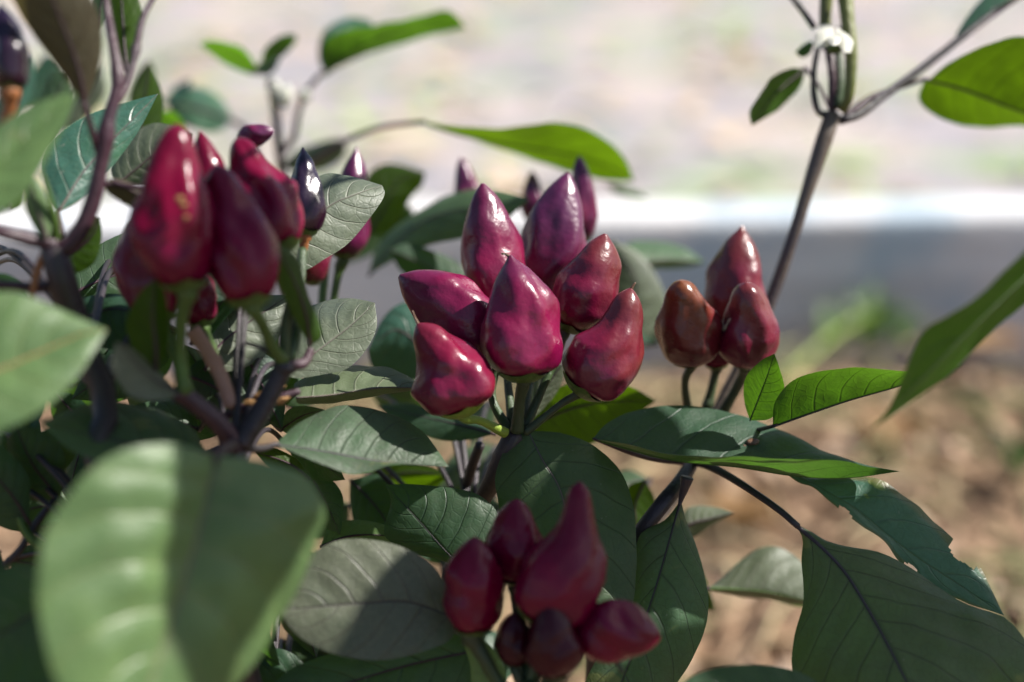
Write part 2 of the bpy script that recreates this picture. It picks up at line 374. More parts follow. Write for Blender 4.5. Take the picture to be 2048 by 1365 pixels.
PROF = {
 'cone':  [(0, .30), (.015, .52), (.05, .74), (.12, .91), (.22, .99), (.32, 1.0), (.45, .93), (.60, .79), (.75, .62), (.85, .44), (.91, .28), (.955, .15), (1, .05)],
 'horn':  [(0, .30), (.015, .52), (.05, .74), (.12, .91), (.22, 1.0), (.34, .99), (.46, .87), (.58, .69), (.70, .56), (.82, .47), (.92, .35), (.97, .22), (1, .03)],
 'oval':  [(0, .25), (.015, .45), (.06, .68), (.15, .87), (.28, .98), (.42, 1.0), (.56, .95), (.70, .82), (.83, .60), (.92, .38), (.97, .21), (1, .03)],
 'pear':  [(0, .30), (.015, .50), (.06, .70), (.15, .87), (.27, .98), (.40, 1.0), (.52, .94), (.63, .80), (.74, .62), (.84, .49), (.92, .37), (.97, .22), (1, .03)],
 'plump': [(0, .30), (.015, .48), (.06, .69), (.15, .87), (.27, .97), (.38, 1.0), (.50, .97), (.60, .87), (.70, .73), (.80, .57), (.88, .46), (.94, .34), (.975, .20), (1, .04)],
 'gourd': [(0, .30), (.015, .52), (.05, .75), (.12, .92), (.22, 1.0), (.34, .99), (.45, .90), (.55, .76), (.65, .62), (.75, .51), (.85, .41), (.92, .30), (.97, .16), (1, .04)],
 'claw':  [(0, .30), (.015, .52), (.05, .74), (.12, .90), (.22, .98), (.33, 1.0), (.43, .93), (.53, .76), (.63, .57), (.73, .43), (.83, .34), (.92, .26), (.97, .16), (1, .03)],
 'blunt': [(0, .30), (.015, .54), (.05, .76), (.12, .92), (.24, 1.0), (.40, .98), (.55, .87), (.68, .72), (.80, .59), (.90, .44), (.96, .27), (1, .03)],
 'spear': [(0, .28), (.015, .48), (.06, .70), (.15, .88), (.28, .99), (.42, .99), (.56, .89), (.70, .75), (.82, .55), (.90, .38), (.95, .23), (1, .05)],
}
def pepper(plant, base, tip, hw, prof, mat, d, dt=None, bend=(0, 0), seed=0, hair=None, ped=None, pedr=0.13, pedmat='green', lump=1.0, label=None, calyx=True, ns=44, na=44):
    dt = d if dt is None else dt
    b0 = P(base[0], base[1], d); t0 = P(tip[0], tip[1], dt)
    dm = (d + dt) / 2
    mx = P((base[0] + tip[0]) / 2 + bend[0], (base[1] + tip[1]) / 2 + bend[1], dm)
    path = catmull([b0, mx, t0], ns)
    # denser rings at the ends
    def at(t):
        f = t * (ns - 1); i = min(int(f), ns - 2); return path[i].lerp(path[i + 1], f - i)
    rad = hw / FX * dm / 100
    ts = [0.5 - 0.5 * math.cos(math.pi * i / (ns - 1)) for i in range(ns)]
    cp = [at(t) for t in ts]; T, N = frames(cp)
    s = Vector((seed * 3.17 + 0.3, seed * 1.7, seed * 5.1))
    verts, uvs, faces = [], [], []
    lob = random.Random(seed); nl = lob.choice((2, 3, 3)); lp = lob.random() * 6.28; la = 0.035 + 0.035 * lob.random()
    for i, t in enumerate(ts):
        r = max(smooth_tab(PROF[prof], t), 0.0) * rad; Bn = T[i].cross(N[i])
        env = math.sin(math.pi * min(1, t * 1.05)) ** 0.6 if t < 0.95 else 0.25
        for k in range(na):
            a = 2 * math.pi * k / na; dirv = N[i] * math.cos(a) + Bn * math.sin(a)
            q = dirv * 0.9 + Vector((0, 0, t * 2.1))
            l = 0.20 * noise.noise(q * 1.15 + s) + 0.15 * noise.noise(q * 2.1 + s * 2) + 0.028 * noise.noise(q * 6.0 + s)
            l = l * lump * env + la * math.cos(nl * a + lp + t * 0.8) * (1 - t) ** 0.7 * lump
            verts.append(cp[i] + dirv * r * (1 + l)); uvs.append((k / na, t))
    for i in range(ns - 1):
        for k in range(na):
            k2 = (k + 1) % na
            faces.append((i * na + k, i * na + k2, (i + 1) * na + k2, (i + 1) * na + k))
    c0 = len(verts); verts += [cp[0], cp[-1]]; uvs += [(0.5, 0), (0.5, 1)]
    for k in range(na):
        k2 = (k + 1) % na
        faces.append((c0, k2, k)); faces.append((c0 + 1, (ns - 1) * na + k, (ns - 1) * na + k2))
    o = link('pepper', verts, faces, uvs, PM[mat], plant, b0.copy())
    if label: o['label'] = label
    ax = -T[0]
    if calyx:
        # shallow five-toothed cup hugging the shoulder
        vs_, fs, uv = [], [], []; seg = 30
        rows = [(0.12, 0.16), (0.28, 0.13), (0.42, 0.07), (0.53, 0.0), (0.63, -0.07)]
        for ri, (rr, hh) in enumerate(rows):
            for k in range(seg):
                a = 2 * math.pi * k / seg
                tooth = (0.10 * max(0, math.cos(5 * a)) if ri == len(rows) - 1 else 0)
                rj = rad * (rr + tooth); Bn = T[0].cross(N[0])
                vs_.append(b0 + (N[0] * math.cos(a) + Bn * math.sin(a)) * rj + ax * rad * (hh + 0.03 - tooth * 0.9)); uv.append((k / seg, ri / 4))
        for ri in range(len(rows) - 1):
            for k in range(seg):
                k2 = (k + 1) % seg; fs.append((ri * seg + k, ri * seg + k2, (ri + 1) * seg + k2, (ri + 1) * seg + k))
        link('calyx', vs_, fs, uv, SM['green'] if pedmat != 'lime' else SM['lime'], o, b0.copy())
    if ped:
        pp = [b0 - ax * rad * 0.02, b0 + ax * rad * 0.22] + [V(p, d) for p in ped]
        tb = catmull(pp, 22); rr = [(pedr * (1.25 if i < 3 else 1.0 - 0.25 * math.sin(math.pi * i / 21))) / 100 for i in range(22)]
        g = tube_geo(tb, rr, 12, 0.10, seed); link('pedicel', *g, SM[pedmat], o, tb[0].copy())
    if hair:
        hp = [cp[-1] - T[-1] * 0.0006] + [P(h[0], h[1], dt) for h in hair]
        tb = catmull(hp, 8); g = tube_geo(tb, [0.00048 - 0.00026 * i / 7 for i in range(8)], 6); link('style', *g, SM['hair'], o, tb[0].copy())
    return o
def Z(ox, oy, s, lst):   # zoomed-view coordinates to picture coordinates
    return [(ox + x / s, oy + y / s) for (x, y) in lst]

# ------------------------------------------------------------------ setting
KERB_Y = 0.985; KYAW = R(2.6)
def sheet_mat_soil():
    m, t, out = new_mat('soil_mulch'); b = NB(t); ob = b.obj()
    c = b.mix(b.ramp(b.noise(ob, 9, 4, 0.6), 0.35, 0.65), (0.20, 0.125, 0.075), (0.31, 0.205, 0.13))
    c = b.mix(b.ramp(b.noise(ob, 38, 4, 0.65), 0.45, 0.62), c, (0.10, 0.06, 0.038))
    c = b.mix(b.math('MULTIPLY', b.ramp(b.noise(ob, 120, 3, 0.6), 0.55, 0.75), 0.6), c, (0.42, 0.31, 0.21))
    nm = b.bump(b.noise(ob, 90, 5, 0.7), 0.015, 0.9)
    t.links.new(b.principled(c, 0.9, nm, 0.2), out.inputs[0]); return m
def sheet_mat_path():
    m, t, out = new_mat('pale_path'); b = NB(t); ob = b.obj()
    c = b.mix(b.ramp(b.noise(ob, 5, 3, 0.6), 0.35, 0.65), (0.41, 0.35, 0.335), (0.25, 0.245, 0.28))  # lilac-grey blotches paint shadow mottling into the path colour
    c = b.mix(b.math('MULTIPLY', b.ramp(b.noise(ob, 14, 3, 0.6), 0.52, 0.72), 0.75), c, (0.46, 0.345, 0.29))
    gm = b.n('ShaderNodeVectorMath', operation='ADD'); b.put(gm.inputs[0], ob); gm.inputs[1].default_value = (5.3, 2.1, 0)
    c = b.mix(b.math('MULTIPLY', b.ramp(b.noise(gm.outputs[0], 6, 3, 0.6), 0.50, 0.68), 0.8), c, (0.24, 0.33, 0.17))
    c = b.mix(b.math('MULTIPLY', b.ramp(b.noise(ob, 160, 4, 0.6), 0.5, 0.7), 0.3), c, (0.3, 0.28, 0.26))
    nm = b.bump(b.noise(ob, 160, 4, 0.7), 0.006, 0.6)
    t.links.new(b.principled(c, 0.85, nm, 0.25), out.inputs[0]); return m
def sheet(name, x0, x1, y0, y1, zf, mat, nx, ny):
    vs_ = []; fs = []
    for j in range(ny + 1):
        for i in range(nx + 1):
            x = x0 + (x1 - x0) * i / nx; y = y0 + (y1 - y0) * j / ny
            vs_.append(Vector((x, y, zf(x, y))))
    for j in range(ny):
        for i in range(nx):
            a = j * (nx + 1) + i; fs.append((a, a + 1, a + nx + 2, a + nx + 1))
    o = link(name, vs_, fs, None, mat); o['kind'] = 'structure'; return o
def soil_z(x, y): return -0.035 * max(0.0, min(1.0, (y - 0.90 + 0.02 * noise.noise(Vector((x * 6, 3, 1)))) / 0.06)) + 0.012 * noise.noise(Vector((x * 5, y * 5, 0))) + 0.006 * noise.noise(Vector((x * 17, y * 17, 2)))
MSOIL = sheet_mat_soil(); MPATH = sheet_mat_path()
sheet('ground', -60, 60, -40, 80, lambda x, y: -0.03, MSOIL, 4, 4)
sheet('garden_bed', -2.2, 2.2, -0.9, 1.12, soil_z, MSOIL, 90, 60)
sheet('path', -14, 14, 1.03, 30, lambda x, y: 0.035, MPATH, 2, 2)
def kerb_mat():
    m, t, out = new_mat('pale_weathered_kerb'); b = NB(t); ob = b.obj()
    c = b.mix(b.ramp(b.noise(ob, 6, 4, 0.6), 0.35, 0.65), (0.72, 0.72, 0.73), (0.62, 0.63, 0.65))
    mp = b.n('ShaderNodeMapping'); b.put(mp.inputs[0], ob); mp.inputs['Scale'].default_value = (2, 30, 40)
    c = b.mix(b.math('MULTIPLY', b.ramp(b.noise(mp.outputs[0], 1.5, 4, 0.6), 0.42, 0.66), 0.6), c, (0.47, 0.42, 0.40))
    c = b.mix(b.math('MULTIPLY', b.ramp(b.noise(ob, 11, 3, 0.6), 0.48, 0.64), 0.8), c, (0.36, 0.46, 0.54))
    nm = b.bump(b.noise(ob, 120, 4), 0.004, 0.5)
    t.links.new(b.principled(c, 0.7, nm, 0.35), out.inputs[0]); return m
def bevel_box(name, cx, cy, cz, sx, sy, sz, mat, parent=None, yaw=0, bev=0.006, segx=40, wob=0.0):
    prof = []
    hy, hz = sy / 2, sz / 2
    for (yy, zz, a0) in ((hy, hz, 0), (-hy, hz, 90), (-hy, -hz, 180), (hy, -hz, 270)):
        for k in range(4):
            a = R(a0 + 30 * k); prof.append((yy - math.copysign(bev, yy) + bev * math.cos(a), zz - math.copysign(bev, zz) + bev * math.sin(a)))
    n = len(prof); vs_, fs = [], []
    for i in range(segx + 1):
        x = -sx / 2 + sx * i / segx
        for (py, pz) in prof:
            q = Vector((x, py + wob * noise.noise(Vector((x * 3, 1, pz * 9))), pz + wob * noise.noise(Vector((x * 3, py * 9, 7)))))
            q.rotate(Matrix.Rotation(yaw, 3, 'Z')); vs_.append(q + Vector((cx, cy, cz)))
    for i in range(segx):
        for k in range(n):
            k2 = (k + 1) % n; fs.append((i * n + k, (i + 1) * n + k, (i + 1) * n + k2, i * n + k2))
    fs.append(tuple(range(n))); fs.append(tuple(reversed(range(segx * n, segx * n + n))))
    return link(name, vs_, fs, None, mat, parent, Vector((cx, cy, cz)))
k = bevel_box('kerb', 0, KERB_Y + 0.033, 0.030, 5.0, 0.048, 0.125, kerb_mat(), None, KYAW, 0.008, 60, 0.004)
k['kind'] = 'structure'
# loose mulch chips on the bed (too many to count)
def chips():
    vs_, fs = [], []; rr = random.Random(9)
    for i in range(3600):
        y = rr.uniform(0.30, 0.97); x = rr.uniform(-0.55, 0.60)
        L = rr.uniform(0.005, 0.026); W = L * rr.uniform(0.25, 0.7); H = rr.uniform(0.001, 0.004)
        M_ = Matrix.Rotation(rr.uniform(0, 6.28), 3, 'Z') @ Matrix.Rotation(rr.uniform(-.5, .5), 3, 'X') @ Matrix.Rotation(rr.uniform(-.4, .4), 3, 'Y')
        c = Vector((x, y, soil_z(x, y) + rr.uniform(0.001, 0.008))); b0 = len(vs_)
        for (a, bb, e) in ((-1, -.6, -1), (1, -1, -1), (1, .7, -1), (-1, 1, -1), (-.8, -.5, 1), (.9, -.8, 1), (.8, .6, 1), (-.9, .8, 1)):
            vs_.append(c + M_ @ Vector((a * L / 2, bb * W / 2, e * H / 2)))
        for f in ((0, 3, 2, 1), (4, 5, 6, 7), (0, 1, 5, 4), (1, 2, 6, 5), (2, 3, 7, 6), (3, 0, 4, 7)): fs.append(tuple(b0 + q for q in f))
    m, t, out = new_mat('mulch_chips'); b = NB(t); ob = b.obj()
    c = b.mix(b.ramp(b.noise(ob, 60, 2), 0.3, 0.7), (0.14, 0.08, 0.045), (0.40, 0.28, 0.18))
    c = b.mix(b.ramp(b.noise(ob, 23, 2), 0.55, 0.7), c, (0.56, 0.43, 0.33))
    t.links.new(b.principled(c, 0.85, None, 0.2), out.inputs[0])
    o = link('mulch_chips', vs_, fs, None, m, smooth=False); o['kind'] = 'stuff'
    o['label'] = 'tan and brown mulch chips covering the garden bed'; o['category'] = 'mulch'
chips()
def straw():
    vs_, fs = [], []; rr = random.Random(77)
    for i in range(420):
        y = rr.uniform(0.5, 0.95); x = rr.uniform(-0.2, 0.6); a = rr.uniform(0, 6.28); L = rr.uniform(0.02, 0.09)
        p0 = Vector((x, y, soil_z(x, y) + 0.008)); p1 = p0 + Vector((math.cos(a) * L, math.sin(a) * L, rr.uniform(-.004, .012)))
        pm = p0.lerp(p1, .5) + Vector((rr.uniform(-.006, .006), rr.uniform(-.006, .006), .006))
        g = tube_geo(catmull([p0, pm, p1], 6), [rr.uniform(.0006, .0016)] * 6, 5); b0 = len(vs_)
        vs_ += g[0]; fs += [tuple(b0 + q for q in f) for f in g[1]]
    m, t, out = new_mat('straw'); b = NB(t); ob = b.obj()
    t.links.new(b.principled(b.mix(b.ramp(b.noise(ob, 12, 2), .35, .65), (0.42, 0.32, 0.19), (0.22, 0.24, 0.10)), 0.7, None, 0.3), out.inputs[0])
    o = link('dry_straw', vs_, fs, None, m); o['kind'] = 'stuff'; o['label'] = 'dry straw and stalks strewn over the mulch bed'; o['category'] = 'straw'
straw()
# scattered dry and green leaves and blades over the pale path
def litter():
    rr = random.Random(21); sets = {'green': ([], []), 'tan': ([], [])}
    for i in range(1500):
        y = 1.12 + 2.9 * rr.random() ** 1.2; x = rr.uniform(-0.62, 0.62) * (y + 0.2)
        kind = 'green' if rr.random() < 0.5 else 'tan'; vs_, fs = sets[kind]
        L = rr.uniform(0.015, 0.085); W = L * rr.uniform(0.12, 0.5); a = rr.uniform(0, 6.28)
        c = Vector((x, y, 0.038)); ux = Vector((math.cos(a), math.sin(a), rr.uniform(-.05, .5))); uy = Vector((-math.sin(a), math.cos(a), rr.uniform(-.2, .2)))
        b0 = len(vs_)
        vs_ += [c, c + ux * L * .4 + uy * W * .5 + Vector((0, 0, .003)), c + ux * L * .45 + Vector((0, 0, .001)), c + ux * L * .4 - uy * W * .5 + Vector((0, 0, .003)), c + ux * L]
        fs += [(b0, b0 + 1, b0 + 2), (b0, b0 + 2, b0 + 3), (b0 + 1, b0 + 4, b0 + 2), (b0 + 2, b0 + 4, b0 + 3)]
    for kind, (vs_, fs) in sets.items():
        m, t, out = new_mat('litter_' + kind); b = NB(t); ob = b.obj()
        ca, cb = ((0.20, 0.30, 0.10), (0.36, 0.42, 0.18)) if kind == 'green' else ((0.45, 0.31, 0.22), (0.52, 0.43, 0.26))
        t.links.new(b.principled(b.mix(b.noise(ob, 20, 2), ca, cb), 0.7, None, 0.2), out.inputs[0])
        o = link('path_weeds' if kind == 'green' else 'leaf_litter', vs_, fs, None, m); o['kind'] = 'stuff'
        o['label'] = 'pale green weeds scattered over the bright path' if kind == 'green' else 'tan dry leaf litter scattered over the bright path'
        o['category'] = 'weeds' if kind == 'green' else 'litter'
litter()

# ------------------------------------------------------------------ left plant: thick dark stem, deep red cluster
A = empty('pepper_plant', (-0.055, 0.29, 0), 'bushy pepper plant with thick dark stem and deep red pepper cluster, beside the foreground leaves', 'pepper plant', 'ornamental pepper plants in the bed')
rootA = Vector((-0.055, 0.29, -0.005))
tube(A, 'stem', [rootA, (235, 1100, 27.5), (215, 820, 27.2), (170, 700, 27), (130, 580, 26.5), (108, 495, 26)], SM['dark'], 0.38, 0.24, n=40, lump=0.1, nodes=((0.97, 0.25),))
tube(A, 'branch', [(108, 505, 26), (150, 480, 26), (185, 405, 26), (205, 312, 26), (218, 235, 26), (236, 165, 26.2), (226, 90, 26.5), (214, 20, 27), (205, -60, 27)], SM['purple'], 0.19, 0.07, n=44, nodes=((0.42, 0.35), (0.63, 0.3)))
tube(A, 'branch', [(225, 215, 26), (255, 170, 26.5), (272, 100, 27), (285, 40, 27.5), (310, -10, 28)], SM['purple'], 0.09, 0.06, n=22, nodes=((0.5, 0.5),))
tube(A, 'branch', [(112, 490, 26), (60, 480, 25.5), (5, 466, 25), (-60, 450, 25)], SM['purple'], 0.15, 0.11)
tube(A, 'branch', [(105, 480, 26), (82, 420, 25.8), (74, 375, 25.6)], SM['purple'], 0.14, 0.05)
tube(A, 'branch', [(112, 485, 26), (110, 440, 25.6), (95, 380, 25.3), (85, 345, 25.2)], SM['green'], 0.09, 0.03)
tube(A, 'branch', [(95, 500, 26), (75, 540, 26), (62, 600, 26)], SM['rust'], 0.10, 0.06)
tube(A, 'branch', [(140, 570, 26.6), (70, 575, 26.4), (-20, 570, 26)], SM['purple'], 0.12, 0.10)
# lower fork carrying the red cluster
tube(A, 'stem', [rootA + Vector((0.02, 0.01, 0)), (470, 1250, 28), (468, 1000, 27.6), (472, 930, 27.5), (470, 880, 27.5)], SM['dark'], 0.3, 0.24, n=30)
tube(A, 'branch', [(472, 895, 27.5), (440, 850, 27), (400, 815, 26.6), (355, 782, 26.2)], SM['purple'], 0.22, 0.18, nodes=((0.02, 0.25), (0.97, 0.2)))
tube(A, 'branch', [(478, 890, 27.5), (515, 835, 27.7), (545, 780, 27.8), (572, 728, 27.8)], SM['dark'], 0.24, 0.19, nodes=((0.97, 0.3),))
tube(A, 'branch', [(572, 728, 27.8), (605, 728, 28.2), (622, 700, 28.5)], SM['purple'], 0.13, 0.09)
tube(A, 'branch', [(570, 722, 27.8), (572, 650, 27.6), (590, 570, 27.4), (592, 530, 27.4)], SM['dgreen'], 0.13, 0.11)
tube(A, 'branch', [(580, 722, 27.9), (592, 660, 28.2), (600, 580, 29), (605, 500, 30)], SM['dgreen'], 0.12, 0.10)
tube(A, 'branch', [(385, 660, 28), (420, 710, 28), (445, 760, 28), (463, 812, 28)], SM['pink'], 0.17, 0.15, nodes=((0.45, 0.12),))
tube(A, 'branch', [(425, 845, 28.5), (500, 812, 28.8), (560, 795, 29), (598, 783, 29.2)], SM['purple'], 0.10, 0.08)
tube(A, 'branch', [(548, 712, 28), (520, 695, 28.2), (490, 686, 28.4)], SM['dark'], 0.05, 0.03)
tube(A, 'branch', [(225, 365, 27), (250, 372, 27), (300, 378, 27)], SM['purple'], 0.06, 0.05)
# dried remains of buds in the fork
for i, (x, y, rx, ry) in enumerate(((505, 806, 20, 9), (532, 792, 26, 9), (562, 800, 18, 10), (492, 832, 17, 9), (556, 778, 17, 7), (578, 790, 20, 7))):
    pepper(A, (x - rx, y + 5), (x + rx, y - 6), ry, 'oval', 'bronze', 28.8 + i * 0.1, seed=60 + i, lump=3.2, calyx=False, ns=16, na=16)
    o = COL.objects[-1] if False else [q for q in A.children if q.name.startswith('pepper')][-1]
    o.name = 'dried_bud'; o.data.materials[0] = SM['drybrown']; ORIG[o.name] = o.location + A.location
# peppers of the left cluster
pepper(A, (372, 572), (356, 248), 84, 'plump', 'deep', 25.2, 25.0, (-18, 0), 1, lump=1.6, ped=[(362, 640, 25.6), (360, 710, 26), (368, 785, 26.2)], pedr=0.17)
pepper(A, (440, 490), (400, 262), 42, 'spear', 'deep', 27.2, 27.5, (4, 0), 2)
pepper(A, (503, 606), (432, 330), 74, 'plump', 'deep', 25.6, 26.0, (6, 6), 3, lump=1.5, ped=[(525, 650, 26.4), (545, 695, 27.2), (566, 722, 27.7)], pedr=0.15)
pepper(A, (566, 496), (474, 276), 66, 'plump', 'deep', 27.6, 28, (2, -4), 4, lump=1.5, ped=[(575, 545, 27.7), (582, 600, 27.8)], pedr=0.13)
pepper(A, (610, 468), (606, 296), 39, 'cone', 'black', 30.6, 31, (4, 0), 5, ped=[(604, 520, 30.6), (600, 560, 30)], pedr=0.12, pedmat='rust')
pepper(A, (480, 282), (548, 262), 24, 'oval', 'violet', 29.5, 29.2, (0, -2), 6)
pepper(A, (322, 640), (270, 430), 58, 'oval', 'crimson', 28.4, 28.6, (-8, 6), 7, ped=[(345, 700, 28.4), (380, 790, 28)], pedr=0.14)
pepper(A, (405, 648), (372, 520), 46, 'oval', 'deep', 29.4, 29.4, (0, 0), 8, ped=[(425, 700, 28.6), (450, 770, 28.1)], pedr=0.13)
pepper(A, (20, 178), (0, 8), 44, 'cone', 'black', 24.6, 24.8, (8, 0), 9, ped=[(15, 230, 24.8), (-30, 330, 25)], pedmat='rust', pedr=0.16)
for i, (x, y, r_) in enumerate(((360, 398, 8), (368, 412, 7), (372, 436, 6))):  # small brown lumps set on the skin of the big pepper
    pepper(A, (x - r_, y + 4), (x + r_, y - 4), r_, 'oval', 'bronze', 23.75 + i * 0.05, seed=80 + i, lump=2.0, calyx=False, ns=10, na=10)
    o = [q for q in A.children if q.name.startswith('pepper')][-1]
    o.name = 'brown_lump'; o.data.materials[0] = SM['drybrown']; ORIG[o.name] = o.location + A.location
# leaves
leaf(A, [(432, 912), (405, 1030), (378, 1130), (338, 1260), (255, 1500)], [(330, 888), (215, 915), (130, 1005), (80, 1130), (92, 1290), (150, 1430)],
     [(520, 922), (610, 955), (648, 1020), (628, 1090), (560, 1240), (430, 1410)], 'green', (21.8, 18.5), -2.0, 2.8, pet=[(470, 885, 27.4), (455, 895, 24)], bulge=0.16, ribmat='tan', ribr=0.06, quilt=1.5)
leaf(A, [(-190, 800), (-40, 755), (80, 705), (160, 670), (214, 660)], [(-120, 640), (0, 583), (90, 606), (160, 636)], [(-120, 890), (0, 862), (90, 815), (160, 745)], 'green', (20.5, 23), 0.4, -0.8, bulge=0.15, ribmat='rust', ribr=0.05)
leaf(A, [(412, 903), (330, 893), (240, 884), (80, 846)], [(375, 850), (290, 806), (200, 803), (120, 830)], [(360, 912), (260, 930), (150, 905)], 'shade', (27.3, 25.5), 2.6, -0.8, pet=[(465, 890, 27.5)], ribmat='purple')
leaf(A, [(358, 786), (320, 768), (280, 735), (232, 684)], [(335, 760), (300, 728), (262, 694)], [(330, 800), (265, 795), (225, 740)], 'mauve', (26, 24.6), 0.6, -0.6)
leaf(A, [(312, 742), (312, 690), (306, 630), (312, 556)], [(272, 705), (252, 650), (276, 592)], [(334, 700), (336, 640), (330, 590)], 'trans', (25.9, 25), 0.3, 0.5, under=True)
leaf(A, [(622, 692), (612, 630), (590, 565), (549, 487)], [(598, 655), (576, 610), (548, 545)], [(643, 668), (620, 600), (592, 515)], 'trans', (28, 25.8), -0.2, 0.8)
leaf(A, [(555, 498), (652, 417), (710, 390), (764, 371)], [(590, 400), (640, 352), (690, 351), (735, 361)], [(600, 541), (650, 518), (700, 484), (748, 425), (769, 390)], 'grey', (31.2, 33.4), 0.8, 0.0, bulge=0.08, ribmat='tan', ribr=0.022)
leaf(A, [(570, 753), (638, 700), (699, 654), (750, 606)], [(590, 672), (616, 617), (669, 597), (715, 598)], [(600, 757), (650, 748), (693, 738), (728, 706), (753, 657)], 'grey', (31.5, 33.2), 1.2, -0.2, pet=[(590, 735, 29)], petr=0.08, bulge=0.12, ribmat='tan', ribr=0.022)
leaf(A, [(592, 795), (660, 790), (760, 776), (857, 777)], [(592, 762), (650, 738), (720, 729), (775, 738), (820, 757)], [(600, 808), (670, 806), (780, 788)], 'grey', (31.2, 32.6), 2.2, 0.9, bulge=0.1, ribmat='tan', ribr=0.022)
leaf(A, [(550, 890), (638, 902), (760, 924), (898, 934)], [(572, 868), (607, 838), (669, 814), (732, 817), (795, 836), (850, 870)], [(601, 912), (653, 934), (699, 949), (740, 944), (790, 930)], 'shade', (29, 30.8), 1.8, -0.6, pet=[(488, 895, 27.6), (520, 898, 28.3)], petmat='dark', bulge=0.14, ribmat='dark')
leaf(A, [(116, 425), (170, 340), (235, 270), (316, 188)], [(90, 370), (88, 320), (118, 270), (170, 232), (240, 208)], [(160, 400), (215, 345), (262, 285), (290, 240)], 'blue', (29, 31.5), 0.3, 0.3, pet=[(120, 470, 27.5)], ribmat='tan', ribr=0.03)
leaf(A, [(232, 372), (270, 340), (310, 310), (385, 268)], [(222, 330), (255, 280), (310, 245)], [(270, 372), (330, 365), (372, 320)], 'grey', 35, 0.4, 0.2, ribmat='tan')
leaf(A, [(170, 214), (160, 150), (130, 60), (70, -90)], [(140, 170), (85, 95), (35, 20), (10, -60)], [(190, 165), (205, 90), (190, 10), (130, -60)], 'olive', (25.2, 23.5), 0.2, 0.4, pet=[(196, 302, 26), (184, 262, 25.6)], petr=0.08)
leaf(A, [(-110, 420), (0, 330), (70, 260), (152, 186)], [(-70, 320), (0, 248), (70, 206)], [(-20, 430), (50, 390), (92, 320), (130, 245)], 'green', (21, 22.6), 0.3, -0.4, ribmat='green')
leaf(A, [(256, 150), (250, 100), (246, 40), (240, -50)], [(236, 120), (222, 60), (220, 0)], [(276, 120), (284, 60), (278, 0)], 'trans', (28, 28.5), 0.2, 0.2)
leaf(A, [(250, 400), (262, 340), (280, 260), (300, 130)], [(285, 330), (320, 260), (325, 190)], [(250, 330), (268, 260), (284, 190)], 'trans', 38, 0.2, 0.2)
leaf(A, [(95, 488), (85, 450), (72, 410), (58, 345)], [(70, 460), (52, 420), (50, 380)], [(104, 450), (100, 410), (80, 370)], 'green', 25.4, 0.2, 0.2)
leaf(A, [(208, 366), (232, 372), (260, 380), (300, 402)], [(225, 358), (255, 362), (285, 380)], [(215, 385), (245, 405), (275, 420)], 'olive', 27.2, 0.3, 0.2)
leaf(A, [(120, 520), (155, 500), (185, 470), (200, 435)], [(140, 480), (165, 455), (185, 435)], [(140, 548), (185, 530), (203, 480)], 'trans', 28.5, 0.2, 0.2)
leaf(A, [(160, 640), (210, 620), (250, 620), (330, 640)], [(165, 600), (220, 588), (285, 600)], [(190, 690), (240, 700), (300, 680)], 'dark', (30, 29), 0.9, -0.6)
leaf(A, [(140, 590), (200, 560), (250, 540), (330, 470)], [(150, 530), (200, 490), (260, 465)], [(180, 610), (240, 610), (300, 560)], 'dark', (32, 34), 0.6, 0.2)
leaf(A, [(410, 740), (440, 690), (490, 650), (580, 590)], [(408, 690), (420, 635), (460, 602), (520, 592)], [(450, 745), (510, 725), (560, 670)], 'grey', (30.5, 32.5), 0.5, 0.2, bulge=0.14)
leaf(A, [(370, 750), (420, 770), (470, 800), (540, 850)], [(400, 720), (460, 730), (530, 790)], [(370, 800), (410, 850), (470, 880)], 'dark', (31, 32), 0.6, 0.0)
leaf(A, [(480, 760), (540, 770), (590, 790), (640, 800)], [(500, 730), (550, 735), (600, 755)], [(500, 790), (540, 800), (600, 815)], 'dark', (34, 35), 0.6, 0.0)
leaf(A, [(380, 690), (410, 640), (440, 610), (480, 560)], [(380, 650), (390, 610), (430, 570)], [(405, 690), (440, 650), (470, 610)], 'dark', 30.5, 0.3, 0.0)
leaf(A, [(400, 880), (320, 890), (240, 900), (150, 960)], [(350, 840), (260, 830), (180, 880)], [(350, 930), (260, 960), (190, 980)], 'dark', (31, 29), 0.8, -0.3)
leaf(A, [(120, 1000), (80, 950), (60, 920), (30, 850)], [(60, 1000), (30, 960), (10, 900)], [(130, 950), (125, 900), (80, 860)], 'dark', (30, 29), 0.3, 0.2)
leaf(A, [(60, 1050), (30, 1000), (-10, 950), (-60, 880)], [(20, 1060), (-40, 1020), (-70, 950)], [(60, 1000), (55, 950), (0, 890)], 'dark', (29, 28), 0.3, 0.2)
leaf(A, [(150, 1180), (80, 1220), (0, 1270), (-90, 1330)], [(100, 1140), (20, 1130), (-60, 1190)], [(140, 1280), (80, 1370), (-20, 1410)], 'dark', (25.5, 22.5), 0.3, -0.5)
leaf(A, [(240, 1000), (180, 1100), (120, 1180), (60, 1300)], [(170, 1000), (100, 1060), (70, 1160)], [(230, 1100), (190, 1200), (130, 1280)], 'dark', (28, 26), 0.3, 0.2)
leaf(A, [(560, 960), (500, 1010), (440, 1090), (380, 1200)], [(500, 940), (420, 1000), (370, 1090)], [(580, 1040), (540, 1120), (460, 1190)], 'dark', (31, 29), 0.3, 0.2)
leaf(A, [(620, 960), (590, 935), (560, 920), (510, 905)], [(600, 925), (570, 905), (540, 895)], [(600, 960), (570, 955), (540, 935)], 'trans', 32, 0.3, 0.3)
tube(A, 'branch', [(90, 1100, 29), (50, 1060, 29), (15, 960, 29), (5, 870, 29)], SM['green'], 0.10, 0.07)
tube(A, 'branch', [(110, 1000, 29.5), (70, 1050, 29.2), (40, 1100, 29), (10, 1130, 29)], SM['dark'], 0.08, 0.08)
